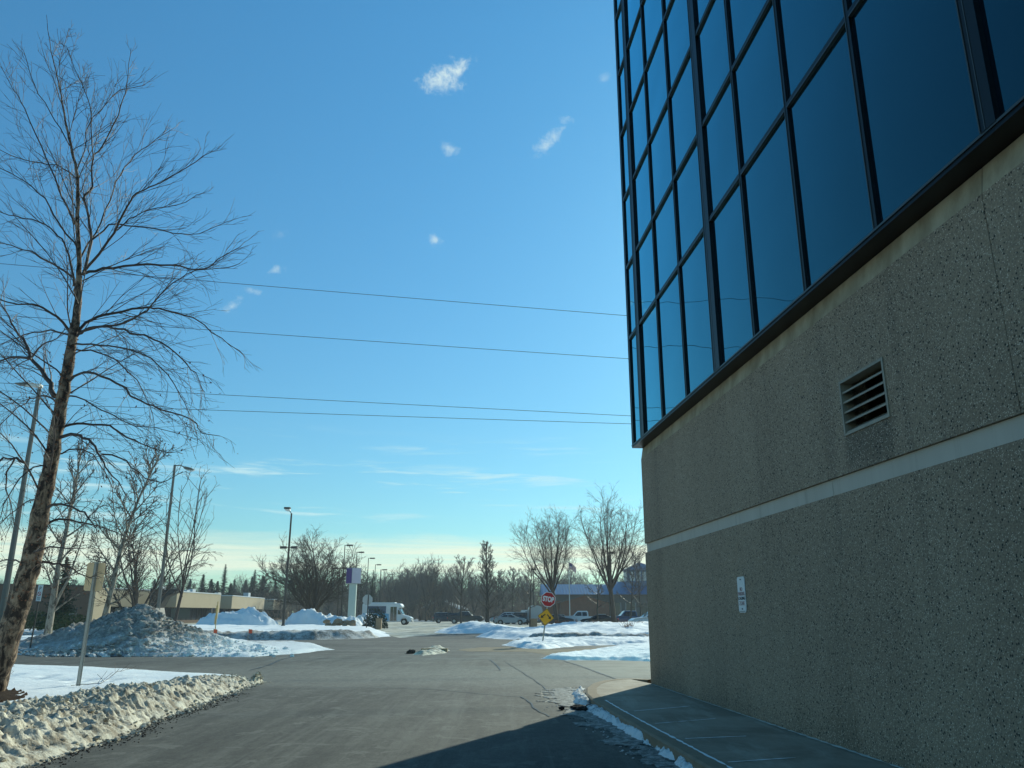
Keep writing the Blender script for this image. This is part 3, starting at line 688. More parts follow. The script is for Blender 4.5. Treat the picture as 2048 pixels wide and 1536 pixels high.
# big dirty snow pile behind the cross aisle
def Zat(v,y): return H+(1228-v)/F*y*1.03
pile=[G(-300,1309),G(0,1309),G(130,1311),G(300,1313),G(500,1314),G(600,1307),G(668,1299),G(640,1291),G(590,1284),(-13.5,46),(-22,48),(-45,47)]
prof=[(-300,1275),(0,1286),(20,1284),(100,1268),(180,1243),(215,1232),(245,1224),(290,1220),(318,1226),(335,1237),(350,1243),(400,1256),(440,1269),(480,1277),(520,1283),(560,1288),(640,1296),(680,1299)]
def hp(x,y,d):
    u=1024+F*x/(y*.9615)                         # column under which the silhouette was measured
    yc=np.interp(u,[-300,100,290,420,560,680],[35.5,34.8,35.2,36.5,36.,36.])
    ph=np.array([max(.05,Zat(v,float(np.interp(uu,[-300,100,290,420,560,680],[35.5,34.8,35.2,36.5,36.,36.])))) for uu,v in prof])
    top=np.interp(u,[q[0] for q in prof],ph)
    dd=np.where(y<yc,(yc-y)/4.2,(y-yc)/6.)
    cross=np.clip(1-dd,0,1)**1.0;cross=cross*.65+.35*sm(cross)
    e=sm(d/.5);n1=fbm(x*.9,y*.9,21,5);n2=fbm(x*3.,y*3.,23,4,ridge=True);n3=fbm(x*8,y*8,25,3)
    hh=np.maximum(top*cross,.10)
    rough=np.clip(hh/.9,.04,1)
    return e*(hh+ rough*((n1-.5)*.50+(n2-.5)*.42+(n3-.5)*.24)+ (n1-.5)*.03)
m=bpy.data.materials.new('pile_snow');m.use_nodes=True
def f_pile(n,b,tc):
    xyz_=n.n('ShaderNodeSeparateXYZ',i={0:tc}).outputs
    a=n.noise(tc,1.1,6,.62);a2=n.noise(tc,6.,5,.65)
    k=n.m('ADD',n.m('MULTIPLY',a,.5),n.m('MULTIPLY',a2,.5))
    h=n.ss(xyz_[2],.05,1.3)                       # ploughed dirt sits in the heaped part, clean snow around it
    left=n.ss(n.m('ADD',xyz_[0],n.m('MULTIPLY',a,6.)),-6.5,-12.)
    dirt=n.m('ADD',n.m('MULTIPLY',h,.34),n.m('MULTIPLY',left,.36))
    d=n.ss(n.m('ADD',k,n.m('MULTIPLY',dirt,.42)),.52,.74)
    c=n.mix(n.m('MULTIPLY',d,.93),(.86,.88,.88),n.mix(n.ss(a2,.3,.7),(.075,.064,.052),(.46,.42,.37)));setc(n,b,c)
    bump(n,b,n.m('ADD',a2,n.noise(tc,22.,4,.65)),.8,.07)
M['pile']=mat('pile_snow_dirty',f_pile,.85,.2)
tag(snow_patch('snow_pile',pile,.085,hp,'pile',rag=.25,ragsc=.8,seed=21),'big dirty grey brown snow pile with a clean tail beyond the cross aisle','snow pile')
b=MB();rr=random.Random(8)
for k in range(1100):
    u=rr.triangular(20,600,160);y=rr.uniform(30.8,35);x=X(u,y)
    s_=min(.22,abs(rr.gauss(0,.05)))+.02
    yc=35;top=float(np.interp(u,[q[0] for q in prof],[max(.05,Zat(v,35)) for _,v in prof]))
    z=top*max(0,1-(yc-y)/4.2)
    b.blob((x,y,z),s_,k,(1.2,1,.8))
tag(b.build('snow_chunks','pile'),'frozen dirty chunks lying over the big snow pile','snow',kind='stuff')
# fields and berms beyond the cross street
fieldL=[(-130,50.5),(X(380,51),50.5),(X(640,53),52),(X(740,56),54.5),(X(785,60),58.5),(X(778,66),66),(X(760,80),80),(X(700,95),92),(-130,92)]
def hf(x,y,d): return .34*sm(d/1.6)+(fbm(x*.35,y*.35,31,4)-.5)*.30*sm(d/2)+(fbm(x*1.2,y*1.2,33,5,ridge=True)-.5)*.20*sm(d/.8)
struct(snow_patch('snow_field',fieldL,.45,hf,'snow',rag=.3,ragsc=.6,seed=31))
bermL=[(-130,49.4),(X(480,50),49.6),(X(640,51.5),51.2),(X(735,54),53.6),(X(765,56),56),(X(730,56),56.5),(X(640,54),54),(X(470,52),52.4),(-130,52.)]
def hb(x,y,d): return sm(d/.8)*(.42+.35*(fbm(x*1.2,y*1.2,35,4)-.5))+(fbm(x*4,y*4,36,4,ridge=True)-.5)*.18*sm(d/.4)
struct(snow_patch('snow_berm',bermL,.16,hb,'snow_far_dirty',rag=.2,ragsc=.8,seed=35))
# left field behind the pile
fL=[(-80,40.5),(-24,40.5),(-17.5,43),(-14,48.6),(-80,48.6)]
struct(snow_patch('snow_field',fL,.25,lambda x,y,d:.30*sm(d/1.5)+(fbm(x*.3,y*.3,41,4)-.5)*.35*sm(d/2)+(fbm(x*2,y*2,43,3)-.5)*.06*sm(d/.5),'snow',rag=.3,seed=41))
# right islands
isR=[(X(945,57),57.2),(X(985,54),53.6),(X(1040,51),50.8),(X(1120,50),50.2),(40,50.2),(40,78),(12,80),(X(1100,78),76),(X(1000,68),66)]
def hi(x,y,d):
    t=sm((x-X(1010,60))/6.)
    return .30*sm(d/1.6)+t*.42*sm((y-52)/7.)*sm((82-y)/10)+(fbm(x*.4,y*.4,51,4)-.5)*.34*sm(d/1.5)+(fbm(x*1.6,y*1.6,53,5,ridge=True)-.5)*.34*sm(d/.8)
struct(snow_patch('snow_island',isR,.25,hi,'snow',rag=.3,ragsc=.7,seed=51))
bR=[(X(1030,50),50.2),(X(1120,50),49.2),(40,49.2),(40,51.6),(X(1120,50),51.4),(X(1060,51),51.6)]
struct(snow_patch('snow_berm',bR,.14,lambda x,y,d:sm(d/1.1)*(.36+.3*(fbm(x*1.2,y*1.2,55,4)-.5))+(fbm(x*4,y*4,56,4,ridge=True)-.5)*.16*sm(d/.4),'snow_far_dirty',rag=.5,seed=55))
# mounds by the far entry
mR=[(X(868,72),71),(X(895,68),67.2),(X(1060,72),69),(X(1120,84),80),(X(1000,84),83),(X(930,86),85),(X(885,80),79)]
def hm(x,y,d):
    c=np.exp(-((x-X(940,74))/3.2)**2)
    return .12*sm(d/.8)+c*.6*sm(d/3.)*(.7+.6*fbm(x*.8,y*.8,61,4))+(fbm(x*1.8,y*1.8,63,5,ridge=True)-.5)*.34*sm(d/.6)
struct(snow_patch('snow_island',mR,.22,hm,'snow',rag=.3,seed=61))
# island under the stop sign, bright snow by the wall, small island in the junction
i1=[G(*p) for p in ((1002,1290),(1030,1284),(1100,1277),(1330,1272),(1400,1278),(1330,1289),(1180,1291),(1090,1298),(1040,1297))]
struct(snow_patch('snow_island',i1,.10,lambda x,y,d:.15*sm(d/.6)+(fbm(x*1.1,y*1.1,71,5)-.4)*.22*sm(d/.7)+(fbm(x*3.5,y*3.5,72,4,ridge=True)-.5)*.12*sm(d/.4),'snow',rag=.3,ragsc=1.,seed=71))
i2=[G(*p) for p in ((1082,1317),(1110,1310),(1170,1304),(1230,1299),(1300,1293),(1500,1282),(1620,1322),(1300,1323),(1200,1321),(1130,1321))]
struct(snow_patch('snow_bank',i2,.07,lambda x,y,d:.10*sm(d/.4)+.16*sm((x-2.5)/3.)*sm(d/1.)+(fbm(x*1.1,y*1.1,73,5)-.45)*.10*sm(d/.5)+(fbm(x*3.,y*3.,74,4,ridge=True)-.5)*.06*sm(d/.4),'snow',rag=.28,ragsc=1.3,seed=73))
i3=[G(*p) for p in ((826,1309),(838,1301),(860,1296),(885,1295),(898,1300),(894,1306),(870,1309),(845,1311))]
struct(snow_patch('snow_island',i3,.045,lambda x,y,d:.06*sm(d/.3)+(fbm(x*2.2,y*2.2,75,5)-.3)*.12*sm(d/.4)+(fbm(x*6,y*6,76,4,ridge=True)-.5)*.10*sm(d/.25),'snow_tan',rag=.16,ragsc=1.6,seed=75))
def f_sand(n,b,tc):
    k=n.noise(n.map(tc,(.6,3.,1)),2.,6,.7);setc(n,b,n.mix(n.ss(k,.3,.7),(.12,.10,.07),(.30,.235,.15)))
M['sand']=mat('road_sand',f_sand,.9,.2)
sd=[G(*p) for p in ((905,1301),(960,1295),(1040,1294),(1110,1299),(1190,1296),(1225,1300),(1150,1306),(1100,1311),(1050,1303),(960,1304))]
tag(snow_patch('road_sand',sd,.05,lambda x,y,d:.005+0*x,'sand',rag=.45,ragsc=1.4,seed=77),'tan sand washed over the asphalt beside the snow island','sand',kind='stuff')
b=MB();g=G(873,1304);b.box(g[0]-.62,g[0]+.45,g[1]-.15,g[1]+.15,-.02,.14);o=b.build('kerb_block','stone');o.rotation_euler=(0,0,0);tag(o,'low tan kerb block on the snowy island in the middle of the junction','kerb block')
b=MB();g=G(824,1307)
for k in range(9): b.blob((g[0]+random.uniform(-.18,.18),g[1]+random.uniform(-.15,.15),.05),random.uniform(.05,.12),k)
tag(b.build('rubble_heap','rock'),'small black heap of frozen rubble at the tip of the junction island','rubble')
# snow along the kerb
ks=[]
KG=[G(u-4,v+1) for u,v in ((1168,1376),(1166,1390),(1180,1405),(1205,1422),(1240,1444),(1285,1470),(1345,1504),(1420,1548),(1560,1630))]
KW=[.10,.16,.22,.20,.13,.16,.17,.17,.2]
vk=[Vector((*p,0)) for p in KG];vo=[p-(q-p)*(w_/.2) for p,q,w_ in zip(vk,offs(vk,.2),KW)]
vin=offs(vk,.05)
kp=[(p.x,p.y) for p in vin]+[(p.x,p.y) for p in vo[::-1]]
def hk(x,y,d): return sm(d/.12)*(.055+.09*(fbm(x*3,y*3,81,4)-.3))+(fbm(x*14,y*14,83,4,ridge=True)-.5)*.075*sm(d/.06)
tag(snow_patch('kerb_snow',kp,.022,hk,'snow_dirty2',rag=.13,ragsc=3.,seed=81),'rough strip of snow lying in the gutter against the curved kerb','snow strip')
sp_=[G(*p) for p in ((1085,1382),(1130,1376),(1166,1378),(1185,1405),(1245,1446),(1310,1486),(1400,1545),(1330,1550),(1240,1492),(1180,1452),(1140,1425),(1095,1400))]
tag(snow_patch('slush_crust',sp_,.02,lambda x,y,d:.004+sm(d/.05)*.010*fbm(x*20,y*20,84,3),'slushmat',rag=.62,ragsc=4.2,seed=84),'thin broken crust of dirty slush beside the gutter','snow',kind='stuff')
b=MB();rr=random.Random(12);db=MB()
for k in range(560):
    j=rr.random()**1.1*6;i=int(j);f=j-i;p=vo[i].lerp(vo[i+1],f)
    a=abs(rr.gauss(0,.20));s_=rr.uniform(.004,.013)
    q=Vector((p.x-a*.9,p.y-a*.3+rr.gauss(0,.1),s_*.3))
    (b if rr.random()<.8 else db).blob(q,s_,k,(1.4,1.,.5))
g=G(1160,1419)
for k in range(26): db.blob((g[0]+rr.gauss(0,.11),g[1]+rr.gauss(0,.12),.03),rr.uniform(.02,.06),k+5,(1.3,1,.7))
tag(b.build('slush','snow_dirty2'),'crumbs of grey slush along the gutter','snow',kind='stuff')
tag(db.build('debris','rock'),'dark frozen debris scattered by the kerb','debris',kind='stuff')
# mulch ring of the birch and its fallen twigs
mu=[G(*p) for p in ((53,1402),(30,1394),(-20,1389),(-90,1392),(-110,1410),(-60,1424),(0,1420),(40,1412))]
struct(snow_patch('mulch_bed',mu,.05,lambda x,y,d:.115+.05*sm(d/.5)+(fbm(x*9,y*9,91,4)-.5)*.04,'mulch',rag=.07,ragsc=2.,seed=91,base=.05))
# ------------------------------------------------------------------ bare trees
def wander(p,d,L,n,rr,up,wob):
    pts=[Vector(p)];d=Vector(d).normalized();st=L/n
    for k in range(n):
        d=(d+Vector((rr.gauss(0,wob),rr.gauss(0,wob),rr.gauss(0,wob)+up))).normalized();pts.append(pts[-1]+d*st)
    return pts
def sprout(t,rr,ang,az=None):
    a=t.orthogonal().normalized();b_=t.cross(a);az=rr.uniform(0,2*math.pi) if az is None else az
    return (t*math.cos(ang)+(a*math.cos(az)+b_*math.sin(az))*math.sin(ang)).normalized()
def at_(pts,t):
    f=t*(len(pts)-1);i=min(int(f),len(pts)-2);return pts[i].lerp(pts[i+1],f-i),(pts[i+1]-pts[i]).normalized()
def rads(r0,r1,n): return [r0+(r1-r0)*k/n for k in range(n+1)]
def bare_tree(seed,h,trunk_h,spread,r0,leaders,n1,n2,n3,twr,asc=.06,lean=(0,0),style='vase',droop=0.):
    """returns two meshes: trunk with main limbs, crown of twigs"""
    rr=random.Random(seed);T=MB();K=MB()
    limbs=[]
    if style=='vase':
        tp=[Vector((0,0,-.1))]+wander((0,0,.2),(lean[0],lean[1],1),trunk_h,5,rr,.02,.035)
        T.tube(tp,rads(r0*1.15,r0*.8,len(tp)-1),8)
        for j in range(leaders):
            az=2*math.pi*(j+rr.uniform(-.3,.3))/leaders;tilt=rr.uniform(.22,1.)*spread
            if j==0: tilt=.08
            d=(math.sin(az)*tilt,math.cos(az)*tilt,1);L=(h-trunk_h)*rr.uniform(.82,1.02)*(1-.18*tilt)
            p=wander(tp[-1]-Vector((0,0,rr.uniform(0,.25)*trunk_h)),d,L,9,rr,asc,.085)
            T.tube(p,rads(r0*.46,twr*1.2,9),6);limbs.append((p,L,r0*.42))
    else:
        tp=[Vector((0,0,-.1))]+wander((0,0,.2),(lean[0],lean[1],1),h-.2,12,rr,.03,.03)
        T.tube(tp,rads(r0*1.1,twr*1.3,len(tp)-1),8)
        for j in range(leaders):
            t=trunk_h/h+(1-trunk_h/h)*(j/leaders)**.9*.95;p0,tt=at_(tp,t);az=j*2.4+rr.uniform(-.4,.4)
            k=(t-trunk_h/h)/(1-trunk_h/h);prof=(math.sin(math.pi*min(1,.22+.78*k*.98))**.7 if style=='oval' else (1-k)**.7+.12)
            L=h*spread*prof*rr.uniform(.75,1.1)+.3;el=rr.uniform(.35,.75)+k*.5
            d=(math.cos(az)*math.cos(el),math.sin(az)*math.cos(el),math.sin(el))
            p=wander(p0,d,L,7,rr,asc,.07);T.tube(p,rads(max(r0*.38*(1-k*.6),twr*1.5),twr,7),5);limbs.append((p,L,r0*.3))
    for (p,L,r) in limbs:
        for a in range(n1):
            t=.18+.8*(a+rr.random())/n1;q,tt=at_(p,t);L2=L*rr.uniform(.22,.45)*(1.15-t*.6)
            p2=wander(q,sprout(tt,rr,rr.uniform(.45,.95)),L2,5,rr,asc*.9-droop,.10);K.tube(p2,rads(max(twr*1.8,r*.30*(1-t*.7)),twr,5),4,False)
            for b2 in range(n2):
                t2=.2+.8*(b2+rr.random())/n2;q2,t3=at_(p2,t2);L3=L2*rr.uniform(.28,.5)
                p3=wander(q2,sprout(t3,rr,rr.uniform(.4,.9)),L3,3,rr,asc-droop*1.5,.13);K.tube(p3,rads(twr,twr*.6,3),3,False)
                for c2 in range(n3):
                    q4,t5=at_(p3,.25+.75*rr.random());p4=wander(q4,sprout(t5,rr,rr.uniform(.35,.8)),L3*rr.uniform(.35,.6),2,rr,asc*.5-droop,.12);K.tube(p4,rads(twr*.75,twr*.45,2),3,False)
    return T,K
def put_tree(tk,loc,label,cat='bare tree',grp=None,mt='greytrunk',mk='fartwig',rz=0.,name='bare_tree'):
    o=empty(name,loc,rz,label,cat,grp);tk[0].build('trunk',mt,o,True);tk[1].build('crown',mk,o);return o
def leaves(pts,n,rr,s,spread=.12):
    b=MB()
    for k in range(n):
        p=rr.choice(pts)+Vector((rr.gauss(0,spread),rr.gauss(0,spread),rr.gauss(0,spread)))
        a=Vector((rr.gauss(0,1),rr.gauss(0,1),rr.gauss(0,1))).normalized();c=a.orthogonal().normalized();z=s*rr.uniform(.5,1.2)
        b.quad(p-a*z,p-c*z*.45,p+a*z,p+c*z*.4)
    return b
# ------- the big river birch: trunk and limbs laid out from its real outline, twigs grown on them
rr=random.Random(42);YB=15.2
g0=G(-26,1400);YB=g0[1]
birch=empty('birch_tree',(0,0,0),0,'large leaning river birch with peeling bark at the left edge of the photo','birch tree')
def P3(px,y0=YB,dy=0.):
    n=len(px)-1;return [D(u,v,y0+dy*(k/n)) for k,(u,v) in enumerate(px)]
def dense(pts,k=3,rr=rr,w=.012):
    out=[]
    for i in range(len(pts)-1):
        p0=pts[max(i-1,0)];p1=pts[i];p2=pts[i+1];p3=pts[min(i+2,len(pts)-1)]
        for j in range(k):
            t=j/k;q=.5*((2*p1)+(p2-p0)*t+(2*p0-5*p1+4*p2-p3)*t*t+(3*p1-p0-3*p2+p3)*t**3);out.append(q+Vector((rr.gauss(0,w),rr.gauss(0,w),rr.gauss(0,w))))
    out.append(pts[-1]);return out
trunkpx=[(-30,1412),(-14,1368),(3,1318),(22,1258),(43,1190),(60,1130),(70,1085),(84,1010),(98,945),(110,880),(122,810),(133,750),(146,672),(154,620),(158,560),(158,500),(154,440),(156,390),(153,340),(141,290),(131,240),(122,192),(112,140),(100,90),(93,30)]
tp=P3(trunkpx);tr=[.25,.235,.225,.21,.20,.185,.175,.155,.14,.128,.118,.108,.092,.075,.055,.045,.040,.036,.031,.026,.021,.016,.012,.008,.004]
tpd=dense(tp,4,w=.006);trd=[];
for i in range(len(tr)-1): trd+=[tr[i]+(tr[i+1]-tr[i])*j/4 for j in range(4)]
trd.append(tr[-1]);trd=[r*(1+.10*math.sin(i*1.7)*(.5)) for i,r in enumerate(trd)]
b=MB();b.tube(tpd,trd,16);b.build('trunk','birch',birch,True)
LIMBS=[ # (pixel path, start radius, depth swing)
([(136,764),(158,748),(190,747),(234,767),(278,799),(322,817),(381,837),(404,866),(440,872)],.030,-1.2),
([(113,873),(132,852),(167,848),(217,853),(243,867),(281,887),(322,902),(366,908)],.030,1.0),
([(113,880),(141,868),(170,874),(190,893),(202,914),(217,943),(243,975),(262,1005)],.036,-.6),
([(202,909),(240,914),(278,946),(322,965),(366,943)],.018,.5),
([(105,914),(138,899),(176,902),(199,928),(217,957),(225,1000)],.018,1.2),
([(79,1022),(117,1007),(146,1012),(176,1034),(187,1051),(196,1080)],.030,-.9),
([(73,1060),(100,1043),(129,1040),(164,1047),(211,1057),(260,1075)],.030,.9),
([(61,1112),(82,1097),(137,1095),(166,1097)],.026,-1.),
([(51,1142),(74,1127),(109,1125),(137,1134),(166,1150),(203,1155)],.030,.5),
([(110,793),(100,767),(82,738),(61,717),(53,688),(29,659),(10,620),(-20,580)],.055,.8),
([(64,713),(85,691),(114,676),(130,655)],.022,-1.),
([(61,717),(30,715),(0,722),(-50,735),(-110,750)],.03,.6),
([(48,925),(23,916),(0,920),(-50,945),(-90,990)],.030,-.6),
([(30,916),(10,960),(22,1010),(28,1050)],.018,.6),
([(152,673),(164,665),(187,653),(225,654),(264,665),(307,679),(351,706),(375,732),(395,752),(410,785)],.030,-.8),
([(166,551),(182,483),(178,433),(169,396),(185,374),(187,319),(205,292),(237,228),(248,191),(255,150),(262,96)],.034,.9),
([(169,542),(200,506),(228,465),(255,410),(273,387),(319,365),(392,324),(426,301)],.030,-1.4),
([(185,479),(219,451),(273,451),(346,465),(396,467),(474,437)],.020,1.4),
([(169,547),(205,538),(273,531),(342,531),(396,540),(437,520),(490,483)],.032,.6),
([(155,661),(182,638),(223,627),(283,615),(319,618),(387,638),(442,675),(490,715)],.034,1.1),
([(156,663),(200,654),(246,647),(283,629),(310,602),(346,565),(392,542),(480,527)],.028,-1.2),
([(153,593),(146,556),(82,515),(23,492),(-40,480)],.030,.8),
([(150,573),(137,510),(123,479),(91,451),(46,437),(0,424),(-60,400)],.024,-.8),
([(148,447),(132,410),(109,355),(82,292),(50,219),(27,178),(2,134)],.026,.9),
([(141,665),(114,634),(77,611),(36,606),(-30,595),(-90,600)],.032,-.9),
([(157,360),(128,337),(82,328),(20,310),(-30,280)],.016,.9),
([(187,319),(182,228),(169,182),(150,137),(132,91)],.014,-.4),
([(153,340),(170,300),(176,250),(210,210),(240,180),(290,170)],.014,.8),
([(157,500),(120,450),(90,400),(60,370),(20,345),(-30,330)],.022,-1.2),
([(158,520),(190,470),(220,400),(240,350),(270,310),(310,280),(350,255)],.020,1.6),
([(228,465),(260,440),(300,420),(350,410),(410,385)],.014,.4),
([(122,810),(90,790),(60,800),(20,830),(-30,880)],.022,1.4),
([(98,945),(80,930),(40,960),(10,1010),(-10,1060)],.018,-1.2),
([(146,700),(180,700),(230,720),(270,760),(300,810),(310,860)],.020,1.5),
([(150,690),(200,690),(260,700),(320,730),(360,790),(380,830)],.020,-1.5),
([(128,790),(170,800),(220,830),(270,850),(330,860),(400,880)],.018,1.7),
([(84,1010),(60,1000),(20,1030),(-30,1080)],.018,.8),
([(60,1140),(30,1120),(0,1125),(-40,1150)],.020,.8),
([(141,290),(110,240),(80,190),(60,140),(48,105)],.014,-.7),
([(146,672),(100,660),(50,670),(0,690),(-60,730)],.022,1.6),
]
LM=MB();CR=MB();endp=[]
def twigtree(p,L,dz,rr,n1,r):
    ex=[]
    for a in range(n1):
        t=.12+.88*(a+rr.random())/n1;q,tt=at_(p,t);L2=min(1.45,L*.38)*rr.uniform(.4,1.05)*(1.15-.82*t)+.12
        p2=wander(q,(sprout(tt,rr,rr.uniform(.35,.8))+tt*.25),L2,6,rr,dz,.085);r2=max(.0042,r*.32*(1-t*.6));CR.tube(p2,rads(r2,.0028,6),4,False)
        n2=max(2,int(L2*4.6))
        for b2 in range(n2):
            t2=.15+.85*(b2+rr.random())/n2;q2,t3=at_(p2,t2);L3=L2*rr.uniform(.25,.5)+.08
            p3=wander(q2,sprout(t3,rr,rr.uniform(.3,.7)),L3,4,rr,dz*1.3,.09);CR.tube(p3,rads(.0038,.0022,4),3,False)
            if rr.random()<.5: 
                q4,t5=at_(p3,.5);p4=wander(q4,sprout(t5,rr,.5),L3*.6,3,rr,dz,.09);CR.tube(p4,rads(.003,.002,3),3,False)
            endp.append(p3[-1])
for (px,r,dy) in LIMBS:
    p=dense(P3(px,YB,dy),3,w=.014);n=len(p)-1
    LM.tube(p,rads(r,.0055,n),6)
    L=sum((p[i+1]-p[i]).length for i in range(n));vend=px[-1][1]
    dz=.035 if vend<450 else (-.035 if vend>640 else .0)
    twigtree(p,L,dz,rr,int(5+L*4.2),r)
# leader twigs and limbs growing towards and away from the viewer
for k in range(26):
    t=.30+.66*k/26;q,tt=at_(tpd,t);az=rr.choice([1,-1])*(math.pi/2)+rr.uniform(-.8,.8)
    L=2.6*(1-t)**.8+.7;p=wander(q,(math.cos(az)*.8,math.sin(az)*.8,.5+.6*t),L,9,rr,(.03 if t>.6 else -.04),.06)
    LM.tube(p,rads(.024*(1.15-t),.005,9),5);twigtree(p,L,.02 if t>.6 else -.03,rr,int(4+L*3.6),.02)
LM.build('limb','limb',birch,True);CR.build('crown','twig',birch)
low=[e for e in endp if e.z<6.5];leaves(low,420,rr,.030,.05).build('dead_leaves','leaf',birch)
leaves(endp,260,rr,.016,.04).build('catkins','twig',birch)
b=MB()
for k in range(1100):
    t=rr.random()**.8*.5;q,tt=at_(tpd,t);i=int(t*(len(trd)-1));r=trd[i];a=rr.uniform(0,2*math.pi)
    dirn=Vector((math.cos(a),math.sin(a),0));c=q+dirn*r*1.0;tan=Vector((-dirn.y,dirn.x,0));w_=rr.uniform(.006,.022);h_=rr.uniform(.006,.028);o_=rr.uniform(.004,.035)
    b.quad(c-tan*w_,c+tan*w_,c+tan*w_*.8+dirn*o_+Vector((0,0,h_)),c-tan*w_*.7+dirn*o_*1.2+Vector((0,0,h_*.8)))
b.build('peeling_bark','peel',birch)
# fallen branch on the snow
b=MB();g1,g2=G(205,1383),G(262,1357)
p=[Vector((g1[0]-.6,g1[1]-.1,.13)),Vector((*G(190,1384),.16)),Vector((*g1,.19)),Vector((*G(232,1367),.24)),Vector((*g2,.22))];b.tube(dense(p,3,w=.01),.007,4)
for k in range(7):
    q,t=at_(p,.3+.1*k);b.tube(wander(q,sprout(t,rr,.7)+Vector((0,0,.4)),.28,4,rr,.0,.1),.004,3)
tag(b.build('fallen_branch','limb'),'thin bare branch fallen on the snow right of the near signpost','branch')
# ------- trees in the middle distance
def mid(u,y,z=.2): return (X(u,y),y,z)
t=put_tree(bare_tree(11,10.8,1.9,.20,.19,20,10,4,2,.012,.05,(.06,0),'oval'),mid(92,44),'forked pale barked tree with a second stem behind the big birch trunk','bare tree','young trees behind the snow pile','paletrunk','limb')
b=MB();b.tube([(0.1,0,1.6),(.35,0,2.3),(.62,.1,3.1),(.85,.1,4.2),(1.1,.2,5.6)],[.09,.075,.06,.04,.02],7);b.build('trunk','paletrunk',t,True)
rr=random.Random(3)
pts=[Vector((rr.gauss(.4,.9),rr.gauss(0,.8),rr.uniform(2.2,5.5))) for _ in range(60)];leaves(pts,520,rr,.06,.15).build('dead_leaves','leaf',t)
t=put_tree(bare_tree(12,10.0,2.2,.20,.15,24,11,4,2,.011,.05,(.17,0),'oval'),mid(196,40),'slender leaning tree with dead leaves just right of the tan sign back','bare tree','young trees behind the snow pile','paletrunk','limb')
pts=[Vector((rr.gauss(.9,1.),rr.gauss(0,.8),rr.uniform(2.4,7))) for _ in range(60)];leaves(pts,420,rr,.05,.15).build('dead_leaves','leaf',t)
t=put_tree(bare_tree(13,9.0,.5,.95,.22,9,12,6,2,.016,.05,(0,0),'vase'),mid(268,60),'low wide multi-stemmed tree standing behind the top of the snow pile','bare tree','young trees behind the snow pile','greytrunk','greytrunk')
t=put_tree(bare_tree(14,9.6,2.6,.75,.10,5,7,3,1,.010,.06,(.16,0),'vase'),mid(340,47),'thin sapling with upswept Y shaped branches right of the cobra-head lamp post','bare tree','young trees behind the snow pile','limb','limb')
t=put_tree(bare_tree(15,12.0,1.2,1.15,.36,18,17,9,3,.018,.040,(0,0),'vase'),mid(622,108),'broad round crowned bare tree right of the floodlight lamp post','bare tree',None,'greytrunk','greytrunk')
t=put_tree(bare_tree(16,11.4,1.3,.20,.30,34,13,5,2,.018,.07,(0,0),'oval'),mid(975,118),'tall narrow bare tree behind the silver car','bare tree',None,'greytrunk','fartwig')
t=put_tree(bare_tree(17,11.6,3.4,.72,.20,11,15,8,3,.0095,.045,(-.05,0),'vase'),mid(1114,82,.4),'wide bare tree on the snow island just right of the stop sign','bare tree','bare trees on the snow island','greytrunk','limb')
t=put_tree(bare_tree(18,12.8,3.7,.95,.23,12,15,8,3,.0095,.045,(-.10,0),'vase'),mid(1229,80,.4),'widest bare tree on the snow island, nearest the concrete wall','bare tree','bare trees on the snow island','greytrunk','limb')
t=put_tree(bare_tree(19,6.2,2.,.28,.10,16,10,4,1,.014,.06,(0,0),'oval'),mid(922,78,.2),'small bare sapling in front of the black pickup truck','bare tree',None,'bronze','fartwig')
t=put_tree(bare_tree(20,6.,2.1,.3,.09,14,9,4,1,.014,.06,(0,0),'oval'),mid(1060,88,.2),'thin sapling between the silver car and the stop sign','bare tree',None,'bronze','fartwig')
for k,(u,y) in enumerate(((1196,95),(1262,96),(1283,100))): put_tree(bare_tree(120+k,6.5+k,2.2,.3,.10,14,9,4,1,.014,.06,(0,0),'oval'),mid(u,y,.2),['thin sapling behind the black sedan','thin sapling in front of the blue car','thin sapling beside the concrete wall edge, near the white car'][k],'bare tree',None,'bronze','fartwig')
# shrubs of twigs under the right trees and by the pile
# ------- evergreens
def spruce(seed,h,w,dens=1.):
    rr=random.Random(seed);T=MB();K=MB();T.tube([(0,0,-.1),(0,0,h*.97)],[w*.07,.02],7)
    n=int(h*4.0*dens)+14
    for k in range(n):
        z=h*(.06+.92*(k/n));rad=w*.5*(1-(z/h))**1.05*(.92+.1*math.sin(z*3.1))+.04
        for j in range(7):
            az=rr.uniform(0,6.283);d=Vector((math.cos(az),math.sin(az),-.12-.1*rr.random()));L=rad*(rr.uniform(.45,1.)+(.25 if rr.random()<.15 else 0))
            for q in range(7):
                f=(q+.5)/7;c=Vector((0,0,z))+d*(L*f)+Vector((0,0,.12*L*f*f));s_=((.08+.12*(1-f))*w*.20+.04)*(.30+.70*(1-z/h))
                for _ in range(3):
                    a=Vector((rr.gauss(0,1),rr.gauss(0,1),rr.gauss(-.2,.5))).normalized();e=a.orthogonal().normalized()
                    o=c+Vector((rr.gauss(0,s_*.5),rr.gauss(0,s_*.5),rr.gauss(0,s_*.35)))
                    K.quad(o-a*s_,o-e*s_*.4,o+a*s_*.9,o+e*s_*.35)
    return T,K
sp1=put_tree(spruce(1,5.6,5.0),mid(112,62),'dark spreading spruce in front of the brown brick wall at left','spruce tree',None,'greytrunk','needle',name='spruce_tree')
sp2=put_tree(spruce(2,9.5,3.6),(X(742,150),150,0),'dark narrow spruce behind the rear of the shuttle bus','spruce tree',None,'greytrunk','needle',name='spruce_tree')
sps=[spruce(3,11,7.5,.9),spruce(4,10,9.,.8),spruce(5,12,6.5,.8)]
spruces=[]
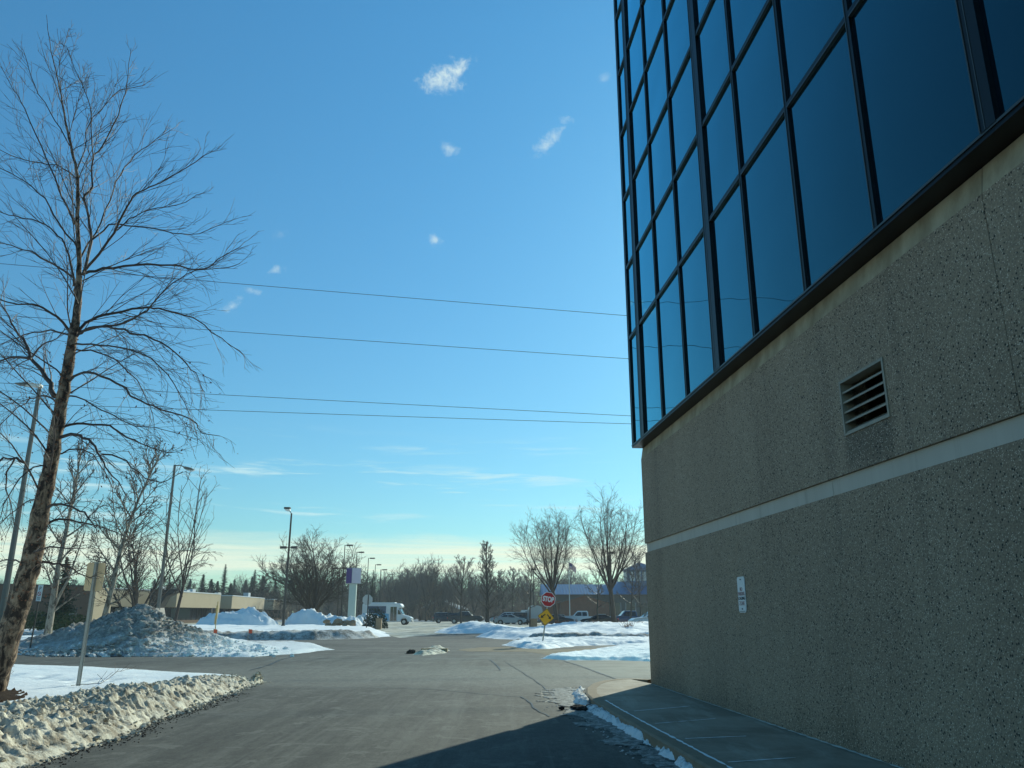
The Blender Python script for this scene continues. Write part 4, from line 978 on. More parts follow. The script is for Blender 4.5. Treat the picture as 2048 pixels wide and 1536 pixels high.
locs=[(398,200,11.,0),(415,215,10.5,1),(441,205,13.8,2),(462,215,10.5,0),(485,230,11,1),(502,225,13.5,2),(520,220,11.5,1),(545,230,11,0),(497,212,11.,0),(372,190,9.5,1),(352,205,10,0),(428,190,9,1),(330,200,11,2),(455,190,8.5,1),(300,190,9.5,1),(58,150,7,0),(20,140,8,1),(250,185,8,0),(655,230,8,1),(738,215,9,2)]
base={}
for k,(u,y,h,i) in enumerate(locs):
    lab='dark evergreen in the far row behind the tan building and car park'
    if i not in base: o=put_tree(sps[i],(0,0,0),lab,'evergreen tree','far evergreens behind the tan building','greytrunk','needle',name='evergreen_tree');base[i]=o
    else: o=copy_tree(base[i])
    o.location=(X(u,y),y,0);s_=h/(11,10,12)[i];o.scale=(s_*random.uniform(1.2,1.7),s_*random.uniform(1.2,1.7),s_);o.rotation_euler.z=random.uniform(0,6)
# low green shrubs
def shrub(seed,w,h,m,n=1600):
    rr=random.Random(seed);K=MB()
    for k in range(n):
        a=rr.uniform(0,6.283);r_=w*.5*math.sqrt(rr.random());z=h*rr.random()*math.sqrt(max(.05,1-(2*r_/w)**2));p=Vector((math.cos(a)*r_,math.sin(a)*r_,z))
        d=Vector((rr.gauss(0,1),rr.gauss(0,1),rr.gauss(.4,.8))).normalized();e=d.orthogonal().normalized();s_=rr.uniform(.05,.14)
        K.quad(p-d*s_,p-e*s_*.4,p+d*s_,p+e*s_*.4)
    T=MB();T.tube([(0,0,-.1),(0,0,h*.6)],.05,5);return T,K
for k,(u,y,w_,h_,lab) in enumerate([(40,66,4,2.,'green yew shrub left of the leaning signpost base'),(75,64,3.5,1.5,'low green shrub under the spruce'),(130,60,3.6,1.5,'rounded grey green shrub right of the forked pale tree'),(750,80,2.4,2.0,'dark green upright shrub beside the back of the octagonal sign')]):
    o=empty('shrub',(X(u,y),y,.2),0,lab,'shrub');T,K=shrub(k,w_,h_,'needle2');T.build('stem','greytrunk',o);K.build('foliage','needle2' if k<3 else 'needle',o)
rr=random.Random(77)
for k,(u,y,lab) in enumerate([(1190,66,'small brown dried shrub in the snow between the two island trees'),(1245,62,'small brown dried shrub right of the widest bare tree'),(1283,62,'brown dried shrub near the concrete wall edge'),(1258,56,'low brown weeds on the dirty berm near the wall'),(1155,70,'small dried shrub left of the black sedan')]):
    b=MB()
    for j in range(70):
        b.tube(wander((rr.gauss(0,.12),rr.gauss(0,.12),0),(rr.gauss(0,.6),rr.gauss(0,.6),1),rr.uniform(.3,.7),3,rr,0,.2),[.012,.010,.008,.005],3,False)
    pts=[Vector((rr.gauss(0,.3),rr.gauss(0,.3),rr.uniform(.1,.6))) for _ in range(20)]
    o=b.build('dry_shrub','leaf');o.location=(X(u,y),y,.5);tag(o,lab,'shrub','dried shrubs on the snow island')
for k,(u,y) in enumerate(((50,38),(95,38.5),(150,38))):
    b=MB()
    for j in range(60): b.tube(wander((rr.gauss(0,.5),rr.gauss(0,.15),0),(rr.gauss(0,.5),rr.gauss(0,.4),1),rr.uniform(.15,.45),3,rr,-.05,.15),.007,3,False)
    o=b.build('dry_grass','wood');o.location=(X(u,y),y+3.5,.35);tag(o,['leftmost tuft of dry grass in the snow near the parking sign','tuft of dry grass right of the parking sign','tuft of dry grass beside the leaning slender tree'][k],'grass tuft','dry grass tufts in the snow')
# brown leaf heap at the foot of the tree by the stop sign
b=MB()
for k in range(40): b.blob((rr.gauss(0,.3),rr.gauss(0,.2),rr.uniform(0,.45)*(1)),rr.uniform(.08,.16),k)
o=b.build('leaf_heap','leaf');o.location=(X(1126,70),70,.45);tag(o,'brown heap of frozen leaves at the foot of the tree by the stop sign','leaf heap')
# ------- far tree line
var=[bare_tree(30+k,12+1.5*(k%3),2.,(.5,.62,.4,.55,.3,.5)[k],.22,(8,9,7,9,24,8)[k],11,6,2,.026,.055,(0,0),('vase','vase','vase','vase','oval','vase')[k]) for k in range(6)]
tb={};rt=random.Random(9);n=0
def far_tree(i,x,y,s_,wide=1.):
    global n
    key=(i,n%3)
    if key not in tb:
        src=[v for kk,v in tb.items() if kk[0]==i]
        if src: 
            o=copy_tree(src[0])
            if n%3!=0:
                for ch in o.children:
                    if ch.name.startswith('crown'): ch.data=ch.data.copy();ch.data.materials[0]=M['fartwig2' if n%3==1 else 'greytrunk']
        else: o=put_tree(var[i],(0,0,0),'bare tree standing in the far belt of woodland beyond the car parks','bare tree','bare trees of the far tree line')
        tb[key]=o
    else: o=copy_tree(tb[key])
    n+=1;o.location=(x,y,0);o.scale=(s_*wide,s_*wide,s_);o.rotation_euler.z=rt.uniform(0,6.28)
prf=[(-200,10),(0,9.5),(200,11),(330,11),(420,10.5),(560,12),(640,12),(720,13),(800,13.5),(870,14),(930,12),(1000,12.5),(1080,13),(1180,14),(1300,14)]
for row,(y,du) in enumerate(((190,21),(214,19),(240,18),(270,17))):
    u=-160+row*7
    while u<1330:
        hh=float(np.interp(u,[q[0] for q in prf],[q[1] for q in prf]))*rt.uniform(.52,.97)*(1+row*.04)
        if not (row<1 and u<640) and not (row<2 and 1075<u):
            i=rt.randrange(6);far_tree(i,X(u,y)+rt.uniform(-1.5,1.5),y+rt.uniform(-8,8),hh/(12+1.5*(i%3)),rt.uniform(.85,1.25))
        u+=du*1.2*rt.uniform(.6,1.4)
far_tree(0,X(852,190),190,1.1,1.25);far_tree(3,X(880,186),186,.75,1.1);far_tree(5,X(902,192),192,.8,1.1);far_tree(4,X(868,182),182,.6,1.1);far_tree(1,X(820,200),200,.92,1.2)
# dense understorey and wood behind: cannot be counted
b=MB();rw=random.Random(4)
for k in range(9000):
    y=rw.uniform(178,300);u=rw.uniform(-120,1330)
    if y<205 and u>1075: y+=60
    if y<200 and u<640: y+=70
    x=X(u,y);h0=rw.random()**1.6*9.5*(1 if y>220 else .6);p=Vector((x,y,h0*rw.random()))
    b.tube([p,p+Vector((rw.gauss(0,.8),rw.gauss(0,.8),rw.uniform(.8,2.6))),p+Vector((rw.gauss(0,1.6),rw.gauss(0,1.6),rw.uniform(2,4.2)))],[.06,.045,.02],3,False)
tag(b.build('wood','fartwig2'),'brown thicket of brush and trunks beyond the car parks','wood',kind='stuff')
b=MB()
for k in range(90):
    y=300+rw.uniform(-10,30);x=-260+k*5.2+rw.uniform(-2,2);h0=rw.uniform(3.5,7.5)
    b.blob((x,y,h0*.3),h0*.62,k,(1.2,.6,.95))
tag(b.build('woodland_mass','greytrunk'),'solid dark mass of the farthest woodland along the horizon','wood',kind='stuff')
# ------------------------------------------------------------------ buildings
def YT(v,h): return (h-H)*F*1.04/(1228-v)
tbld=empty('low_building',(0,0,0),0,'long low tan panelled commercial building with flat roof at left beyond the snow','building')
secs=[(192,303,118,129,'tan'),(303,352,129,136,'gap'),(352,440,136,156,'tan'),(440,463,156,168,'gap'),(463,528,168,197,'tan'),(528,546,197,211,'gap'),(546,578,211,238,'tan')]
pt=lambda u,y:Vector((X(u,y,3),y,0))
for (u0,u1,y0,y1,kd) in secs:
    a,c=pt(u0,y0),pt(u1,y1);t=(c-a).normalized();nb=Vector((-t.y,t.x,0));
    if nb.x>0: nb=-nb
    def slab(b,o0,o1,z0,z1,a=a,c=c,nb=nb):
        i=len(b.v);q=[a+nb*o0,c+nb*o0,c+nb*o1,a+nb*o1]
        b.v+=[(p.x,p.y,z) for z in (z0,z1) for p in q];b.f+=[tuple(i+k for k in q_) for q_ in ((3,2,1,0),(4,5,6,7),(0,1,5,4),(1,2,6,5),(2,3,7,6),(3,0,4,7))];return b
    if kd=='tan':
        slab(MB(),0,3,2.55,5.0).build('fascia_panel','tanwall',tbld);slab(MB(),-.08,3.1,5.003,5.15).build('roof_edge','farsnow',tbld)
        slab(MB(),1.6,3.,0,2.54).build('window','winglass',tbld)
        L=(c-a).length;nm=int(L/2.2)
        for k in range(nm+1):
            p=a+t*(L*k/nm);b=MB()
            b.box(p.x-1.66,p.x-1.50,p.y-.06,p.y+.06,0,2.54);b.build('mullion','black',tbld)
        b=MB();p=c;b.box(p.x-.6,p.x-.02,p.y-1.,p.y-.1,0,2.54);b.build('pier','tanwall',tbld)
        slab(MB(),1.2,1.6,0,.5).build('sill_wall','brownwall',tbld)
    else:
        slab(MB(),3.2,4.5,0,4.6).build('recess_wall','bluemetal',tbld)
        slab(MB(),2.8,3.19,.0,2.4).build('door','black',tbld)
b=MB();e0,e1=pt(192,118),pt(578,238)
b.quad((e0.x-3.3,e0.y,4.7),(e1.x-3.3,e1.y,4.7),(e1.x-28,e1.y,4.7),(e0.x-28,e0.y,4.7));b.build('roof','farsnow',tbld)
b=MB();b.quad((e0.x-.5,e0.y-.2,0),(e0.x-30,e0.y-.2,0),(e0.x-30,e0.y-.2,5.),(e0.x-.5,e0.y-.2,5.));b.build('end_wall','tanwall',tbld)
for k,(u,y) in enumerate(((385,158),(400,160),(505,196),(450,176),(540,222),(340,150))):
    x=X(u,y,5);b=MB();b.box(x-2,x-.8-.4*(k%2),y-.8,y+.8,4.71,5.9+.2*(k%3));b.build('roof_unit','aluminium' if k==3 else 'farsnow',tbld)
b=MB();x=X(306,126);b.prism([(x-1,.1),(x+1.2,.1),(x+.6,2.4),(x+1.4,4.),(x+3.2,4.9),(x+3.2,5.1),(x-1,5.1)],'y',126,128);b.build('canopy','black',tbld)
wb=empty('brick_wing',(0,0,0),0,'dark brown brick wing of the low building in its own shade at far left','building')
b=MB();x0,x1=X(-120,104,3),X(178,116,3)
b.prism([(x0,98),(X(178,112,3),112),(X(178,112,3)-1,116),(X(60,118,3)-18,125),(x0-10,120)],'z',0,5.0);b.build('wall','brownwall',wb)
b=MB();b.prism([(x0,97.9),(X(180,111.9,3),111.9),(X(180,112,3)-1,116.1),(x0-10,120)],'z',5.002,5.2);b.build('roof_edge','bronze',wb)
b=MB();xx=X(184,113,3);b.box(xx-.5,xx+.7,112.2,117.,0,5.0);b.build('corner_pier','tanwall',wb)
for k in range(5): b=MB();b.box(x0+3+k*6,x0+5.4+k*6,98.2+k*2.9-.9,98.9+k*2.9-.9,.9,2.2);b.build('window','winglass',wb)
# right building with blue metal roof
rb_=empty('civic_building',(0,0,0),0,'brick building with blue standing seam roof and glazed cupola behind the right car park','building')
y=170.;xa=X(1084,y);xb=X(1213,y);xc=X(1480,y)
b=MB();b.box(xa+.6,xb,y,y+14,0,5.3);b.build('wall','redbrick',rb_)
b=MB();b.box(xa+.4,xb,y-.06,y-.003,4.1,5.3);b.build('wall_band','greybrick',rb_)
b=MB();b.box(xb+.003,xc,y-.4,y+14,0,5.3);b.build('wall','greybrick',rb_)
b=MB();b.prism([(y-1.2,5.32),(y+6,7.55),(y+14,5.4)],'x',xa,xb+1);b.build('roof','blueroof',rb_)
b=MB();b.prism([(y-1.8,5.34),(y+6,8.1),(y+14.2,5.4)],'x',xb+1.003,xc);b.build('roof','blueroof',rb_)
b=MB();k=xa+.3
while k<xb: b.prism([(y-1.21,5.35),(y+6,7.585),(y+6,7.62),(y-1.21,5.39)],'x',k,k+.06);k+=.6
while k<xc: b.prism([(y-1.81,5.37),(y+6,8.13),(y+6,8.17),(y-1.81,5.41)],'x',k,k+.06);k+=.6
b.build('roof_seams','bluemetal',rb_)
for k in range(9):
    x=xb+1.+k*3.
    b=MB();b.box(x,x+1.9,y-.45,y-.41,.3,3.6);f=b.build('window','winglass',rb_)
    b=MB();b.box(x-.09,x-.003,y-.5,y-.405,.2,3.7);b.box(x+1.903,x+2.0,y-.5,y-.405,.2,3.7);b.build('frame','aluminium',f)
b=MB()
for k in range(2):
    x=X(1180,y)+k*4.;b.box(x,x+.5,y-1.,y-.4,0,5.3)
b.build('column','greybrick',rb_)
b=MB();b.prism([(xa+3.5,0),(xa+13,0),(xa+13,3.6),(xa+8.2,5.0),(xa+3.5,3.6)],'y',y-6,y-.07);b.build('porch','redbrick',rb_)
b=MB();b.prism([(xa+3.,3.55),(xa+8.2,5.05),(xa+13.5,3.55),(xa+13.5,3.68),(xa+8.2,5.18),(xa+3.,3.68)],'y',y-6.5,y-.075);b.build('porch_roof','greybrick',rb_)
xm=X(1283,y+6);b=MB();b.box(xm-3.0,xm+3.0,y+3,y+9,6.9,10.4);cu=b.build('cupola','bluemetal',rb_)
b=MB()
for k in range(4): b.box(xm-2.5+k*1.3,xm-1.5+k*1.3,y+2.95,y+2.99,8.2,10.0)
b.box(xm-3.04,xm-3.01,y+4,y+8,8.2,10.);b.build('cupola_window','aluminium',cu)
b=MB();i=0
b.v=[(xm-3.6,y+2.4,10.42),(xm+3.6,y+2.4,10.42),(xm+3.6,y+9.6,10.42),(xm-3.6,y+9.6,10.42),(xm,y+6,12.2)];b.f=[(0,1,4),(1,2,4),(2,3,4),(3,0,4),(3,2,1,0)];b.build('cupola_roof','bluemetal',cu)
# small house with a snowy roof beyond the entry
hs=empty('house',(X(878,206),206,0),R(-12),'small brown house with a snow covered gable roof half hidden by trees','house')
b=MB();b.prism([(-5,0),(5,0),(5,2.6),(0,4.6),(-5,2.6)],'y',0,7);b.build('wall','stone',hs)
b=MB();b.prism([(-5.6,2.45),(0,4.68),(5.6,2.45),(5.6,2.65),(0,4.92),(-5.6,2.65)],'y',-.4,7.4);b.build('roof','farsnow',hs)
for x in (-3.3,1.6):
    b=MB();b.box(x,x+1.5,-.04,-.003,.9,2.1);b.build('window','winglass',hs)
# ------------------------------------------------------------------ pylon sign
y=100.;py_=empty('pylon_sign',(X(702,y),y,0),0,'square pylon sign with a purple left face and pale right face','sign')
b=MB();b.box(-.42,.42,-.28,.28,0,5.0);b.build('column','pylon',py_)
b=MB();b.box(-.75,.75,-.5,.5,0,.35);b.build('base','stone',py_)
b=MB();b.box(-.64,.64,-.62,.64,5.02,6.85);o=b.build('cabinet','aluminium',py_);o.rotation_euler.z=R(44)
for nm,mm,args in (('purple_face','purple',(-.66,-.641,-.58,.60,5.06,6.81)),('pale_face','palesign',(-.60,.60,-.64,-.621,5.06,6.81))):
    b=MB();b.box(*args);f=b.build(nm,mm,py_);f.rotation_euler.z=R(44)
# ------------------------------------------------------------------ flag and pole
y=140.;fl=empty('flagpole',(X(1140,y),y,0),0,'tall pale flagpole in front of the blue roofed building','flagpole')
b=MB();b.tube([(0,0,0),(0,0,10.2)],[.10,.05],8);b.build('pole','aluminium',fl)
b=MB();b.blob((0,0,10.3),.1,1);b.build('finial','steel',fl)
fg=empty('flag',(X(1140,y)+.06,y,9.9),0,'American flag hanging limp from the flagpole','flag')
def fpt(s,t): # s along the fly, t down the hoist
    return (s*1.15,.16*math.sin(s*9+t)*s, -t*1.05-s*s*.75-.12*s)
for k in range(13):
    b=MB();t0,t1=k/13,(k+1)/13;s0=.42 if k<7 else 0.
    for j in range(10):
        a,c=s0+(1-s0)*j/10,s0+(1-s0)*(j+1)/10;b.quad(fpt(a,t0),fpt(a,t1),fpt(c,t1),fpt(c,t0))
    b.build('stripe','red' if k%2==0 else 'white',fg)
b=MB()
for j in range(6):
    a,c=.42*j/6,.42*(j+1)/6;b.quad(fpt(a,0),fpt(a,7/13),fpt(c,7/13),fpt(c,0))
can=b.build('canton','purple',fg)
b=MB()
for r_ in range(5):
    for c_ in range(6):
        x,yy,z=fpt(.04+.065*c_,.06+.1*r_);b.quad((x-.012,yy-.01,z),(x,yy-.01,z-.016),(x+.012,yy-.01,z),(x,yy-.01,z+.016))
b.build('stars','white',can)
# ------------------------------------------------------------------ vehicles
KINDS={
'sedan':dict(L=2.35,w=.90,belt=1.0,roof=1.46,wx=(1.45,-1.4),wr=.33,top=[(-2.33,.50),(-2.35,.85),(-2.2,1.02),(-1.62,1.06),(-.98,1.39),(-.35,1.46),(.3,1.43),(1.05,1.03),(1.9,.92),(2.27,.76),(2.35,.45)],
  win=[[(-1.40,1.06),(-.92,1.33),(-.36,1.385),(-.33,1.04)],[(-.25,1.04),(-.28,1.385),(.26,1.36),(.82,1.03)]],ws=[(.34,1.415),(1.0,1.04)],rw=[(-1.02,1.37),(-1.58,1.07)]),
'suv':dict(L=2.35,w=.95,belt=1.12,roof=1.75,wx=(1.45,-1.4),wr=.37,top=[(-2.3,.5),(-2.33,1.1),(-2.1,1.62),(-1.9,1.73),(.1,1.75),(.95,1.16),(1.95,1.05),(2.3,.82),(2.35,.45)],
  win=[[(-1.95,1.15),(-1.85,1.58),(-1.15,1.62),(-1.15,1.14)],[(-1.07,1.14),(-1.07,1.62),(-.35,1.63),(-.35,1.14)],[(-.27,1.14),(-.27,1.63),(.08,1.62),(.76,1.14)]],ws=[(.16,1.72),(.9,1.18)],rw=[(-2.13,1.6),(-2.32,1.15)]),
'pickup':dict(L=2.9,w=.98,belt=1.22,roof=1.88,wx=(1.85,-1.75),wr=.40,top=[(-2.88,.6),(-2.9,1.18),(-.95,1.18),(-.9,1.80),(-.75,1.87),(.55,1.88),(1.15,1.28),(2.4,1.20),(2.82,1.02),(2.9,.5)],
  win=[[(-.78,1.25),(-.74,1.75),(-.12,1.77),(-.12,1.24)],[(-.04,1.24),(-.04,1.77),(.5,1.75),(.95,1.27)]],ws=[(.6,1.85),(1.1,1.30)],rw=[(-.915,1.75),(-.945,1.25)]),
'topper':dict(L=2.9,w=.98,belt=1.22,roof=1.88,wx=(1.85,-1.75),wr=.40,top=[(-2.88,.6),(-2.9,1.2),(-2.8,1.66),(-1.05,1.70),(-.9,1.84),(-.75,1.87),(.55,1.88),(1.15,1.28),(2.4,1.20),(2.82,1.02),(2.9,.5)],
  win=[[(-2.6,1.26),(-2.55,1.56),(-1.2,1.6),(-1.2,1.26)],[(-.78,1.25),(-.74,1.75),(-.12,1.77),(-.12,1.24)],[(-.04,1.24),(-.04,1.77),(.5,1.75),(.95,1.27)]],ws=[(.6,1.85),(1.1,1.30)],rw=[(-2.83,1.62),(-2.895,1.25)]),
'van':dict(L=2.5,w=.98,belt=1.2,roof=2.1,wx=(1.6,-1.5),wr=.36,top=[(-2.45,.45),(-2.5,1.2),(-2.42,2.0),(-2.2,2.08),(.7,2.1),(1.35,1.35),(2.2,1.1),(2.45,.85),(2.5,.45)],
  win=[[(.1,1.28),(.1,1.85),(.62,1.85),(1.15,1.30)]],ws=[(.76,2.05),(1.32,1.38)],rw=[(-2.44,1.9),(-2.48,1.35)]),
}
def vehicle(kd,u,y,rz,paintm,label,grp='vehicles parked in the far car park',name='parked_car',z=0.,cat='car'):
    K=KINDS[kd];o=empty(name,(X(u,y),y,z),rz,label,cat,grp);wd=K['w'];L=K['L']
    tf=lambda v:Vector((v.x,v.y*(1-.20*max(0,min(1,(v.z-K['belt'])/(K['roof']-K['belt']))))*(1-.10*max(0,(abs(v.x)-L*.8)/(L*.2))),v.z))
    out=list(K['top']);zb=.28
    for wx in K['wx']:
        r=K['wr']+.07;out.append((wx+r,zb))
        for k in range(1,8): a=math.pi*k/8;out.append((wx+r*math.cos(a),zb+.05+r*math.sin(a)))
        out.append((wx-r,zb))
    b=MB();b.prism(out,'y',-wd,wd,tf);body=b.build('body',paintm,o)
    bv=body.modifiers.new('bevel','BEVEL');bv.width=.035;bv.segments=2;bv.limit_method='ANGLE';bv.angle_limit=R(35)
    for q in K['win']:
        for s_ in (-1,1):
            b=MB();pp=[tf(Vector((x_,s_*(wd+.004),z_))) for x_,z_ in q]
            b.quad(*(pp if s_<0 else pp[::-1]));b.build('side_window','carglass',o)
    for nm,key,off in (('windscreen','ws',.012),('rear_window','rw',-.012)):
        (x0,z0),(x1,z1)=K[key];p=[tf(Vector((x0+off,-wd*.9,z0+.012))),tf(Vector((x1+off,-wd*.92,z1+.012))),tf(Vector((x1+off,wd*.92,z1+.012))),tf(Vector((x0+off,wd*.9,z0+.012)))]
        b=MB();b.quad(*p);b.build(nm,'carglass',o)
    for wx in K['wx']:
        for s_ in (-1,1):
            b=MB();r=K['wr'];yo=s_*(wd-.10);b.tube([(wx,yo-.11,r),(wx,yo+.11,r)],r,18);wh=b.build('wheel','rubber',o)
            b=MB();b.tube([(wx,yo+s_*.111,r),(wx,yo+s_*.122,r)],r*.62,12);b.build('rim','rim',wh)
    for s_ in (-1,1):
        fx=K['top'][-2][0];fz=K['top'][-2][1]
        b=MB();b.box(fx-.22,fx+.035,s_*wd*.78-.14,s_*wd*.78+.14,fz-.15,fz-.02);b.build('headlight','lens',o)
        b=MB();b.box(-L-.012,-L+.12,s_*wd*.80-.12,s_*wd*.80+.10,.80,1.0);b.build('tail_light','red',o)
    b=MB();b.box(L-.10,L+.03,-wd*.5,wd*.5,.50,.66);b.box(-L-.02,-L+.1,-wd*.5,wd*.5,.42,.55);b.build('grille','black',o)
    b=MB()
    for s_ in (-1,1): b.box(K['win'][-1][-1][0]-.1,K['win'][-1][-1][0]+.08,s_*(wd+.10)-.08,s_*(wd+.10)+.08,K['belt']-.02,K['belt']+.14)
    b.build('mirror',paintm,o)
    # thin coat of snow left on the roof
    b=MB();xs=[p for p in K['top'] if p[1]>K['roof']-.12]
    x0,x1=xs[0][0]+.1,xs[-1][0]-.08;b.box(x0,x1,-wd*.72,wd*.72,K['roof']+.0,K['roof']+.03)
    if kd!='sedan' or paintm=='car_black': b.build('roof_snow','snow',o)
    return o
vehicle('sedan',1021,122,R(-5),'car_silver','silver hatchback parked side-on right of the narrow bare tree')
vehicle('suv',1010,134,R(175),'car_silver','pale sport utility car mostly hidden behind the silver hatchback')
vehicle('suv',1033,131,R(168),'car_dark','dark car just behind the nose of the silver hatchback')
vehicle('topper',931,136,R(-3),'car_black','black pickup truck with a covered bed behind the small sapling',name='pickup_truck',cat='truck')
vehicle('suv',893,143,R(10),'car_dark','dark car partly hidden behind the tail of the black pickup truck')
vehicle('van',1053,140,R(100),'car_white','white van seen behind the thin sapling left of the stop sign',name='van',cat='van')
vehicle('sedan',1113,112,R(8),'car_dark','dark car with a bright nose between the yellow warning sign and the flagpole')
vehicle('pickup',1163,114,R(176),'car_white','white pickup truck facing left below the flagpole',name='pickup_truck',cat='truck')
vehicle('sedan',1198,101,R(174),'car_black','black sedan behind the snow between the two island trees')
vehicle('pickup',1258,104,R(182),'car_blue','blue pickup truck with a snowy bonnet near the concrete wall',name='pickup_truck',cat='truck')
vehicle('suv',1302,92,R(186),'car_white','white car half cut off by the concrete wall edge')
vehicle('sedan',1122,128,R(4),'car_grey','grey car behind the trunk of the tree by the stop sign')
# grey trailer beside the van
tr_=empty('box_trailer',(X(1070,124),124,0),R(4),'grey rounded enclosed trailer seen behind the warning sign','trailer')
b=MB();b.prism([(-.95,.5),(.95,.5),(.95,2.1),(.75,2.55),(.3,2.7),(-.3,2.7),(-.75,2.55),(-.95,2.1)],'y',-1.9,1.9);b.build('body','car_silver',tr_)
b=MB();b.box(-1.9,1.9,-2.0,-1.905,.25,.5);b.build('bumper','black',tr_)
for s_ in (-1,1):
    b=MB();b.tube([(s_*1.0,0,.36),(s_*1.18,0,.36)],.36,14);b.build('wheel','rubber',tr_)
# shuttle bus
bu=empty('shuttle_bus',(X(775,122),122,0),R(-2),'white shuttle bus with blue wave graphics on its side, facing right','bus')
zt=3.02
out=[(-3.55,.45),(-3.6,.6),(-3.58,2.8),(-3.4,zt),(1.3,zt),(1.9,2.95),(2.15,2.68),(2.2,2.45),(1.75,2.30),(2.05,1.75),(2.3,1.42),(3.35,1.12),(3.58,.95),(3.62,.45)]
for wx in (2.55,-1.95):
    r=.47;out.append((wx+r,.42))
    for k in range(1,8): a=math.pi*k/8;out.append((wx+r*math.cos(a),.42+.05+r*math.sin(a)))
    out.append((wx-r,.42))
tfb=lambda v:Vector((v.x,v.y*(1 if v.x<1.9 else 1-.12*min(1,(v.x-1.9)/1.4)),v.z))
b=MB();b.prism(out,'y',-1.1,1.1,tfb);body=b.build('body','bus_white',bu);bv=body.modifiers.new('bevel','BEVEL');bv.width=.07;bv.segments=2;bv.limit_method='ANGLE';bv.angle_limit=R(40)
b=MB();b.quad((-3.3,-1.106,.55),(.35,-1.106,.55),(.35,-1.106,1.5),(-1.0,-1.106,1.75),(-2.2,-1.106,1.45),(-3.45,-1.106,1.6));b.build('side_graphic','bus_blue',bu)
b=MB();b.prism([(-2.6,1.65),(-.1,1.65),(-.1,2.6),(-2.75,2.6)],'y',-1.116,-1.108);b.build('side_window','bus_dark',bu)
for k,x in enumerate((.55,1.03)):
    b=MB();b.box(x,x+.42,-1.116,-1.102,.55,2.5);d_=b.build('door','carglass',bu)
    b=MB();b.box(x-.03,x,-1.12,-1.10,.5,2.55);b.build('door_frame','aluminium',d_)
b=MB();b.prism([(1.62,1.45),(2.15,1.45),(1.85,2.0),(1.62,2.1)],'y',-1.116,-1.104);b.build('cab_window','carglass',bu)
b=MB();b.quad((1.80,-.95,2.28),(2.30,-.95,1.45),(2.30,.95,1.45),(1.80,.95,2.28));b.v=[(v[0]+.03,v[1],v[2]+.02) for v in b.v];b.build('windscreen','carglass',bu)
for wx in (2.55,-1.95):
    for s_ in (-1,1):
        b=MB();b.tube([(wx,s_*.98-.12,.42),(wx,s_*.98+.12,.42)],.42,18);wh=b.build('wheel','rubber',bu)
        b=MB();b.tube([(wx,s_*1.10,.42),(wx,s_*1.112,.42)],.24,12);b.build('rim','rim',wh)
for s_ in (-1,1):
    b=MB();b.box(3.45,3.66,s_*.78-.15,s_*.78+.15,.75,.98);b.build('headlight','lens',bu)
b=MB();b.box(3.56,3.72,-1.0,1.0,.42,.62);b.build('bumper','aluminium',bu)
b=MB();b.box(-3.2,1.1,-.95,.95,zt+.003,zt+.10);b.build('roof_snow','snow',bu)
# ------------------------------------------------------------------ small things across the street
for k,(u,y,s_) in enumerate(((472,93,1.),(432,92,.55),(612,97,.95),(662,98,.75),(540,96,.35),(735,112,.5),(715,104,.4))):
    W_=(7.4,4.,4.2,6.2,1.8,3.5,2)[k];hh=(2.1,1.0,2.0,1.3,.8,1.5,.9)[k];x=X(u,y)
    pl=[(x+math.cos(a*R(30))*W_*.62,y+math.sin(a*R(30))*W_*.4) for a in range(12)]
    def hq(xx,yy,d,x=x,y=y,W_=W_,hh=hh,k=k): 
        q=np.hypot((xx-x)/(W_*.62),(yy-y)/(W_*.4));
        return np.maximum(0,1-q**2.6)*hh*(.45+.62*(fbm(xx*.45,yy*.45,100+k,3)))+((fbm(xx*1.1,yy*1.1,110+k,4,ridge=True)-.5)*.85+(fbm(xx*3,yy*3,115+k,3)-.5)*.5)*sm(d/.6)*min(1,hh)+.2
    o=snow_patch('snow_pile',pl,.16,hq,'snow',rag=.3,seed=100+k)
    tag(o,['widest white snow pile in front of the tan building, left of the floodlight lamp','low snow heap at the left end of the wide white pile','tall peaked white snow pile right of the floodlight lamp','broad snow pile left of the pylon sign','small snow heap between the two peaked piles','snow heap behind the rear of the shuttle bus','small snow heap at the foot of the pylon sign'][k],'snow pile','white snow piles across the street')
b=MB();b.tube([(0,0,0),(0,0,2.2)],.035,5)
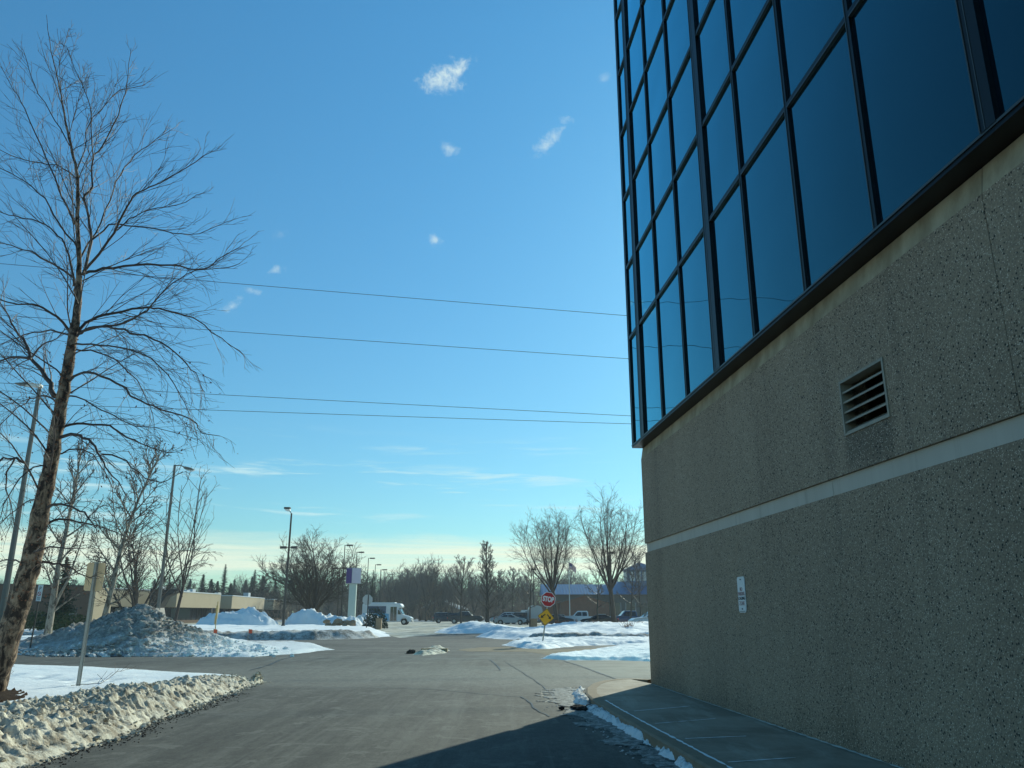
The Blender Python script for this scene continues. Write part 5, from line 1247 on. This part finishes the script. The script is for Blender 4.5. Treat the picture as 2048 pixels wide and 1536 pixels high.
st=b.build('marker_stake','wood');st.location=(X(429,56),56,.1);tag(st,'wooden marker stake wrapped in faded yellow tape beyond the snow pile tail','stake')
b=MB();b.box(-.06,.05,-.04,.04,1.1,1.95);b.box(-.10,-.03,-.03,.03,.75,1.3);b.build('tape','wood',st)
for k,(u,y) in enumerate(((436,50.2),(505,50.0))):
    b=MB();b.tube([(0,0,0),(0,0,.62)],.012,4);o=b.build('marker_flag','steel');o.location=(X(u,y),y-.9,0.05);tag(o,['orange marker flag on the dirty berm, left one below the stake','orange marker flag on the dirty berm left of the floodlight lamp'][k],'marker flag','orange marker flags')
    b=MB();b.quad((.012,0,.60),(.012,0,.38),(.20,.05,.36),(.20,.05,.58));b.build('pennant','orange',o)
b=MB();b.box(-.24,.24,-.22,.22,0,.85);b.box(-.28,.28,-.26,.26,.853,.93);o=b.build('litter_bin','stone');o.location=(X(757,74),74,.2);tag(o,'square tan stone bin right of the dark green shrub','bin')
b=MB();b.box(-.33,.33,-.3,.3,0,.95);b.box(-.38,.38,-.36,.36,.953,1.05);o=b.build('stone_pillar','stone');o.location=(X(1068,87),87,0);tag(o,'short tan stone pillar left of the yellow warning sign','pillar')
b=MB()
for k in range(14): b.blob((random.uniform(-1.6,1.6),random.uniform(-.3,.3),random.uniform(.2,.6)),random.uniform(.2,.4),k,(1.4,.8,.8))
o=b.build('rock_border','stone');o.location=(X(680,82),82,.25);tag(o,'row of brown landscaping rocks in the snow left of the pylon sign','rocks')
print('objects',len(bpy.data.objects))

# ------------------------------------------------------------------ thin winter haze
hm_=bpy.data.materials.new('haze_air');hm_.use_nodes=True;t=hm_.node_tree;t.nodes.clear();n=NB(t)
v=n.n('ShaderNodeVolumePrincipled',i={'Color':(.80,.92,1.,1),'Density':.00036,'Anisotropy':.3})
t.links.new(v.outputs[0],n.n('ShaderNodeOutputMaterial').inputs['Volume'])
b=MB();b.box(-420,420,-60,420,-1.2,32);hz=b.build('haze',hm_);hz['kind']='stuff';hz['label']='thin pale winter haze in the air'
